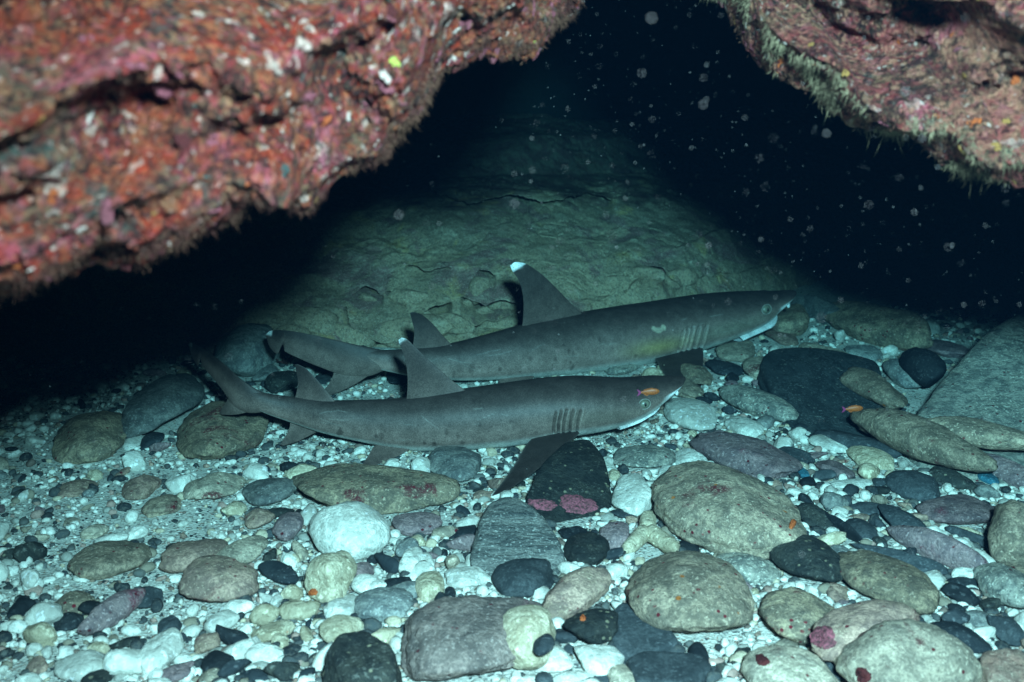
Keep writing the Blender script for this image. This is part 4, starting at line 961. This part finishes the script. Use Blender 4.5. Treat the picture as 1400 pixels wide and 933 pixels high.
kinds = {
 'white': dict(n=300, mats=['white', 'white', 'white', 'cream'], name='white_pebble', label='small white coral pebble lying loose in the gravel', cat='pebble', grp='white coral pebbles in the gravel', lo=0.011, hi=0.040),
 'dark': dict(n=300, mats=['basalt', 'basalt', 'slate', 'speckled_basalt'], name='black_pebble', label='small blackish pebble lying loose in the white gravel', cat='pebble', grp='blackish pebbles in the gravel', lo=0.010, hi=0.036),
 'brown': dict(n=240, mats=['pale_tan', 'pinkish', 'grey', 'mauve'], name='brown_pebble', label='small brownish or greyish pebble lying loose in the white gravel', cat='pebble', grp='brownish and greyish pebbles in the gravel', lo=0.012, hi=0.036),
}
COLW = {'white': 'white', 'cream': 'cream', 'basalt': 'black', 'slate': 'dark grey', 'speckled_basalt': 'speckled black', 'pale_tan': 'tan', 'pinkish': 'pinkish brown', 'grey': 'grey', 'mauve': 'mauve'}
NEAR = [(o.location.x, o.location.y, max(o.dimensions.x, o.dimensions.y) / 2, o['label']) for o in col.objects if o.get('category') in ('stone', 'boulder', 'coral')]
def peb_label(kk, me, r, p):
    cw = COLW[me.materials[0].name]; size = 'small' if r < 0.0145 else ('mid sized' if r < 0.021 else 'large')
    q = min(NEAR, key=lambda n: max(0, math.hypot(n[0] - p[0], n[1] - p[1]) - n[2]))
    gap = math.hypot(q[0] - p[0], q[1] - p[1]) - q[2]
    if gap > 0.16: return f'{size} {cw} pebble out on the open sand away from the cobbles'
    lab = q[3]; room = 16 - len(f'{size} {cw} pebble beside the'.split())
    if len(lab.split()) > room:
        for cut in (' with ', ' at ', ' of the ', ' among ', ' between ', ' in ', ' behind ', ' below ', ' under ', ' beside ', ' before ', ' to ', ' by ', ' on '):
            if cut in lab and 2 < len(lab.split(cut)[0].split()) <= room: lab = lab.split(cut)[0]; break
    if len(lab.split()) > room:
        lab = min((n for n in NEAR if len(n[3].split()) <= room), key=lambda n: max(0, math.hypot(n[0] - p[0], n[1] - p[1]) - n[2]))[3]
    return f'{size} {cw} pebble beside the {lab}'
jobs = []
for kk, d in kinds.items():
    protos = []
    for i in range(16):
        V, Fc = stone_shape(3, 900 + i * 13 + len(kk), (6, 9, 13, 8)[i % 4], (9, 16, 12, 20)[i % 4], (0.16, 0.22)[i % 2], 0.55, None, 0.05)
        V = V / np.abs(V).max(0); ar = [1, rng.uniform(0.45, 0.95), rng.uniform(0.28, 0.6) if kk != 'white' else rng.uniform(0.4, 0.7)]
        if kk == 'dark' and i < 4: ar[1] = rng.uniform(0.35, 0.5)
        me = mesh_np(d['name'], V * np.array(ar) * 0.02, Fc); me.materials.append(M[d['mats'][i % 4]]); protos.append((me, ar))
    for i in range(d['n']):
        r = d['lo'] + (d['hi'] - d['lo']) * rng.random() ** (1.7 if kk == 'white' else 2.4)
        jobs.append((r, kk, protos[rng.integers(16)]))
jobs.sort(key=lambda j: -j[0])
for r, kk, (me, ar) in jobs:
    for tr_ in range(60):
        u, v, p = pick()
        if p[1] > base_y(p[0]) - 0.03: continue
        # the sandy corner on the far left of the cobbles holds few pebbles
        if u < 330 - (v - 600) * 0.15 and v > 600 and rng.random() < 0.85: continue
        if u < 230 and v < 600 and rng.random() < 0.7: continue
        if blocked(p[:2], 1.12 if r < 0.02 else 1.35) or not free(p, r * 0.85) : continue
        if under_shark(p[:2], r) and r > 0.014: continue
        d = kinds[kk]; o = bpy.data.objects.new(d['name'], me); col.objects.link(o)
        o.scale = (r / 0.02,) * 3; o.rotation_euler = (rng.normal(0, 0.25), rng.normal(0, 0.25), rng.uniform(0, 6.28))
        o.location = (p[0], p[1], float(ground_z(p[0], p[1])) + r * ar[2] * 0.62)
        tag(o, peb_label(kk, me, r, p), d['cat'], d['grp']); placed.append((p[0], p[1])); pr.append(r * 0.85); break

def gravel(name, n, mats, lo, hi, seed, kind_label, cat):
    lod = 2 if hi > 0.015 else 1; g = np.random.default_rng(seed); D, Fi = ico(lod); 
    u = g.uniform(-80, 1480, n * 3); v = 420 + 575 * g.random(n * 3) ** 0.9
    P = np.array([at_z(a, b, 0.0) for a, b in zip(u, v)])
    clump = fbm(np.c_[P[:, :2] * 5, np.zeros(len(P))], seed, 3)
    sandy = (u < 300) & (v > 600)
    keep = (P[:, 1] < base_y(P[:, 0]) - 0.01) & (clump + g.normal(0, 0.25, len(P)) > -0.12) & (~sandy | (g.random(len(P)) < 0.35)) & ~blocked_many(P[:, :2], 0.74)
    P = P[keep][:n]; m = len(P); gz = ground_z(P[:, 0], P[:, 1])
    r = lo + (hi - lo) * g.random(m) ** 2.4; asp = np.c_[np.ones(m), g.uniform(0.55, 1, m), g.uniform(0.35, 0.75, m)]
    shp = [stone_shape(lod, seed + i, 8, 12, 0.18, 0.60)[0] for i in range(8)]
    w8 = g.integers(0, 8, m); Vb = np.stack(shp)[w8] * (asp * r[:, None])[:, None]
    yaw = g.uniform(0, 6.28, m); tl = g.normal(0, 0.35, m); cY, sY = np.cos(yaw), np.sin(yaw); cT, sT = np.cos(tl), np.sin(tl)
    x, y, z = Vb[..., 0], Vb[..., 1], Vb[..., 2]
    y, z = y * cT[:, None] - z * sT[:, None], y * sT[:, None] + z * cT[:, None]
    x, y = x * cY[:, None] - y * sY[:, None], x * sY[:, None] + y * cY[:, None]
    V = np.stack([x, y, z], -1) + np.c_[P[:, :2], gz + r * asp[:, 2] * 0.55][:, None]
    Fc = (Fi[None] + (np.arange(m) * len(D))[:, None, None]).reshape(-1, 3)
    tag(link(name, mesh_np(name, V.reshape(-1, 3), Fc), M[mats]), kind_label, cat, kind='stuff')
gravel('white_shingle', 2600, 'mixed_white', 0.009, 0.019, 406, 'thick white coral shingle packed between the cobbles', 'shingle')
gravel('black_shingle', 1000, 'mixed_dark', 0.009, 0.019, 407, 'dark slate shingle scattered through the white shingle', 'shingle')
gravel('white_gravel', 6500, 'mixed_white', 0.006, 0.0125, 401, 'white coral gravel between the cobbles', 'gravel')
gravel('white_grit', 12000, 'mixed_white', 0.0025, 0.0065, 402, 'fine white coral grit on the seabed', 'gravel')
gravel('black_gravel', 1900, 'mixed_dark', 0.005, 0.0115, 403, 'black stone chips in the white gravel', 'gravel')
gravel('black_grit', 3600, 'basalt', 0.002, 0.0055, 404, 'fine black grit on the white sand', 'gravel')
gravel('brown_gravel', 900, 'pinkish', 0.004, 0.0105, 405, 'fine brown gravel between the cobbles', 'gravel')

# ------------------------------------------------------------------ ledge blocks of the bank (parts of the cave wall)
def wall_hit(u, v):
    d = ray(u, v); bpy.context.view_layer.update(); ok, p, n, _ = wall.ray_cast(mathutils.Vector(CAM.tolist()), mathutils.Vector(d.tolist()).normalized()); return ok, p, n
for i, (u, v, wd, ht, rot) in enumerate([(505, 408, 32, 15, 0), (560, 452, 120, 44, -4), (480, 462, 80, 46, 10), (430, 440, 70, 40, 10), (655, 393, 30, 40, 20), (620, 440, 70, 26, 6), (690, 440, 80, 28, -14),
        (660, 425, 40, 16, 0), (580, 432, 40, 16, 10), (690, 418, 50, 16, -8), (720, 455, 50, 20, -10), (640, 462, 40, 14, 0), (880, 372, 60, 20, 10), (935, 380, 50, 24, 0), (560, 405, 60, 26, 0), (640, 415, 26, 14, 0), (535, 476, 60, 16, 0), (400, 462, 60, 30, 15)]):
    ok, p, n = wall_hit(u, v)
    if not ok: continue
    V, Fc = stone_shape(4, 300 + i, 10, 13, 0.10, 0.66, None, 0.03); V = V / np.abs(V).max(0); dist = (p - mathutils.Vector(CAM.tolist())).length; px = dist / F
    V = V * np.array([wd / 2 * px, ht / 2 * px * 1.2, 0.040]); 
    o = link('ledge_block', mesh_np('ledge_block', V, Fc), M['sediment'], wall)
    zax = mathutils.Vector((0, -0.72, 0.69)); xax = mathutils.Vector((math.cos(R(-rot)), 0, 0)) + mathutils.Vector((0, 0.69, 0.72)) * math.sin(R(-rot)); yax = zax.cross(xax)
    mt = mathutils.Matrix((xax, yax, zax)).transposed().to_4x4(); mt.translation = p + n * 0.010
    o.matrix_world = mt

# ------------------------------------------------------------------ growth on the overhangs
def growth(root, P2, nr, W, seed, n, palette, umin, umax):
    g = np.random.default_rng(seed); protos = {}
    fr = np.where(W <= 0)[0]; cnt = 0; tries = 0
    while cnt < n and tries < n * 30:
        tries += 1
        i = g.integers(3, P2.shape[0] - 3); j = fr[g.integers(60, len(fr))]
        p = P2[i, j]; d = p - CAM; dep = d @ CF
        if dep < 0.3: continue
        u = 700 + F * (d @ CR) / dep; v = 466.5 - F * (d @ CU) / dep
        if not (umin < u < umax and -60 < v < 420): continue
        nm, mat, lo, hi = palette[g.choice(len(palette), p=[q[4] for q in palette])][:4]
        key = (mat, g.integers(0, 4))
        if key not in protos:
            Vc = []; Fcs = []; nb = 0
            for q_ in range(11):
                V, Fc = stone_shape(2, seed + len(protos) * 50 + q_, 7, 8, 0.30, 0.55, None, 0.25); a_ = g.uniform(0, 6.28); rr_ = math.sqrt(g.random()) * 0.85; s_ = g.uniform(0.18, 0.45)
                Vc.append(V * s_ * np.array([1, 0.9, 0.5]) + np.array([math.cos(a_) * rr_, math.sin(a_) * rr_ * 0.7, g.uniform(-0.05, 0.05)])); Fcs.append(Fc + nb); nb += len(V)
            me = mesh_np(nm, np.concatenate(Vc), np.concatenate(Fcs)); me.materials.append(M[mat]); protos[key] = me
        o = bpy.data.objects.new(nm, protos[key]); col.objects.link(o); r = lo + (hi - lo) * g.random() ** 2
        nv = mathutils.Vector(nr[i, j].tolist()); q = nv.to_track_quat('Z', 'Y') @ mathutils.Quaternion((0, 0, 1), g.uniform(0, 6.28))
        o.rotation_mode = 'QUATERNION'; o.rotation_quaternion = q; o.scale = (r * g.uniform(0.8, 1.5), r, r); o.location = (p - nr[i, j] * r * 0.06).tolist()
        shift_parent(o, root); cnt += 1
palL = [('coralline_patch', 'pink_crust', 0.003, 0.014, .43), ('red_sponge_patch', 'red_sponge', 0.003, 0.012, .20), ('white_crust_patch', 'white_crust', 0.002, 0.009, .20), ('orange_sponge_patch', 'orange_sponge', 0.003, 0.008, .05), ('yellow_sponge_patch', 'yellow_sponge', 0.003, 0.009, .03), ('blue_green_patch', 'teal_film', 0.005, 0.014, .08), ('lime_sponge_patch', 'lime_sponge', 0.003, 0.008, .01)]
palR = [('coralline_patch', 'pink_crust', 0.003, 0.009, .38), ('red_sponge_patch', 'red_sponge', 0.003, 0.012, .12), ('white_crust_patch', 'white_crust', 0.002, 0.008, .24), ('orange_sponge_patch', 'orange_sponge', 0.004, 0.012, .08), ('yellow_sponge_patch', 'yellow_sponge', 0.003, 0.012, .18)]
growth(rootL, PL, NL, WL, 501, 230, palL, -80, 830)
growth(rootR, PR, NR, WR, 502, 130, palR, 930, 1480)

def turf(root, P2, nr, W, seed, n, lo, hi, lip_only, mat, name, umin, umax, wdt):
    g = np.random.default_rng(seed); Vs = []; cand = np.where((W <= 0.06) & (W > (-0.05 if lip_only else -0.75)))[0]
    I = g.integers(2, P2.shape[0] - 2, n * 4); J = cand[g.integers(0, len(cand), n * 4)]
    p = P2[I, J] + g.normal(0, 0.002, (n * 4, 3)); d = p - CAM; dep = np.maximum(d @ CF, 0.05); u = 700 + F * (d @ CR) / dep; v = 466.5 - F * (d @ CU) / dep
    cl = vn(np.c_[p * 26], seed)
    ok = (u > umin) & (u < umax) & (v > -80) & (dep > 0.4) & (cl > (0.05 if lip_only else 0.05)); p = p[ok][:n]; nn = nr[I, J][ok][:n]; m = len(p)
    ln = (lo + (hi - lo) * g.random(m) ** 1.5) * (0.6 + 0.7 * np.clip(cl[ok][:n] + 0.3, 0, 1)); dr = nn * 0.8 + np.array([0, -0.1, -0.75 if lip_only else -0.2]) + g.normal(0, 0.28, (m, 3)); dr /= np.linalg.norm(dr, axis=1)[:, None]
    sd = np.cross(dr, g.normal(size=(m, 3))); sd /= np.linalg.norm(sd, axis=1)[:, None]; s2 = np.cross(dr, sd); w_ = (wdt * (0.6 + 0.8 * g.random(m)))[:, None]
    bend = g.normal(0, 0.38, (m, 3)) * ln[:, None]; midp = p + dr * ln[:, None] * 0.5; tipp = p + dr * ln[:, None] + bend + np.array([0, 0, -0.15]) * ln[:, None]
    r0 = [p + sd * w_, p - sd * w_ * 0.5 + s2 * w_ * 0.87, p - sd * w_ * 0.5 - s2 * w_ * 0.87]; r1 = [midp + sd * w_ * 1.1, midp - sd * w_ * 0.55 + s2 * w_, midp - sd * w_ * 0.55 - s2 * w_]
    V = np.stack(r0 + r1 + [tipp], 1); fc = np.array([[0, 1, 4], [0, 4, 3], [1, 2, 5], [1, 5, 4], [2, 0, 3], [2, 3, 5], [3, 4, 6], [4, 5, 6], [5, 3, 6]])
    Fc = (fc[None] + (np.arange(m) * 7)[:, None, None]).reshape(-1, 3)
    o = link(name, mesh_np(name, V.reshape(-1, 3), Fc), M[mat]); shift_parent(o, root); o['kind'] = 'stuff'
turf(rootL, PL, NL, WL, 601, 5000, 0.002, 0.007, False, 'olive_turf', 'algae_turf', -100, 860, 0.00045)
turf(rootL, PL, NL, WL, 602, 7000, 0.0015, 0.008, True, 'olive_turf', 'lip_turf', -100, 860, 0.0003)
turf(rootR, PR, NR, WR, 603, 6000, 0.003, 0.008, False, 'olive_turf', 'algae_turf', 920, 1500, 0.0005)
turf(rootR, PR, NR, WR, 604, 9000, 0.003, 0.015, True, 'pale_turf', 'lip_turf', 920, 1500, 0.0004)

# ------------------------------------------------------------------ plankton drifting in the water
g = np.random.default_rng(909); D, Fi = ico(1); Vs = []; Fs = []; b0 = 0
for i in range(1700):
    u, v = g.uniform(-40, 1440), g.uniform(-40, 960)
    if g.random() < 0.5: u, v = g.uniform(700, 1420), g.uniform(0, 460)
    y = 0.55 + 1.75 * g.random() ** 0.6
    r = 0.00022 + 0.00055 * g.random() ** 3
    Vs.append(D * r * g.uniform(0.7, 1.2, 3) + at_y(u, v, y)); Fs.append(Fi + b0); b0 += len(D)
tag(link('plankton', mesh_np('plankton', np.concatenate(Vs), np.concatenate(Fs)), M['plankton']), 'pale specks of plankton drifting in the water', 'plankton', kind='stuff')

# ------------------------------------------------------------------ the water itself
def haze():
    lo = np.array([-8.0, -7.0, -1.4]); hi = np.array([8.0, 9.5, 4.6])
    V = np.array([[x, y, z] for x in (lo[0], hi[0]) for y in (lo[1], hi[1]) for z in (lo[2], hi[2])]); Fc = np.array([[0, 1, 3, 2], [4, 6, 7, 5], [0, 4, 5, 1], [2, 3, 7, 6], [0, 2, 6, 4], [1, 5, 7, 3]])
    m = bpy.data.materials.new('sea_water'); m.use_nodes = True; n = m.node_tree.nodes; l = m.node_tree.links; n.clear()
    out = n.new('ShaderNodeOutputMaterial'); ab = n.new('ShaderNodeVolumeAbsorption'); sc_ = n.new('ShaderNodeVolumeScatter'); ad = n.new('ShaderNodeAddShader')
    ab.inputs['Color'].default_value = (0.0, 0.80, 0.85, 1); ab.inputs['Density'].default_value = 0.205
    sc_.inputs['Color'].default_value = (0.08, 0.45, 1.0, 1); sc_.inputs['Density'].default_value = 0.0016; sc_.inputs['Anisotropy'].default_value = 0.0
    l.new(ab.outputs[0], ad.inputs[0]); l.new(sc_.outputs[0], ad.inputs[1]); l.new(ad.outputs[0], out.inputs['Volume'])
    o = link('haze', mesh_np('haze', V, Fc, False), m); tag(o, kind='stuff')
haze()
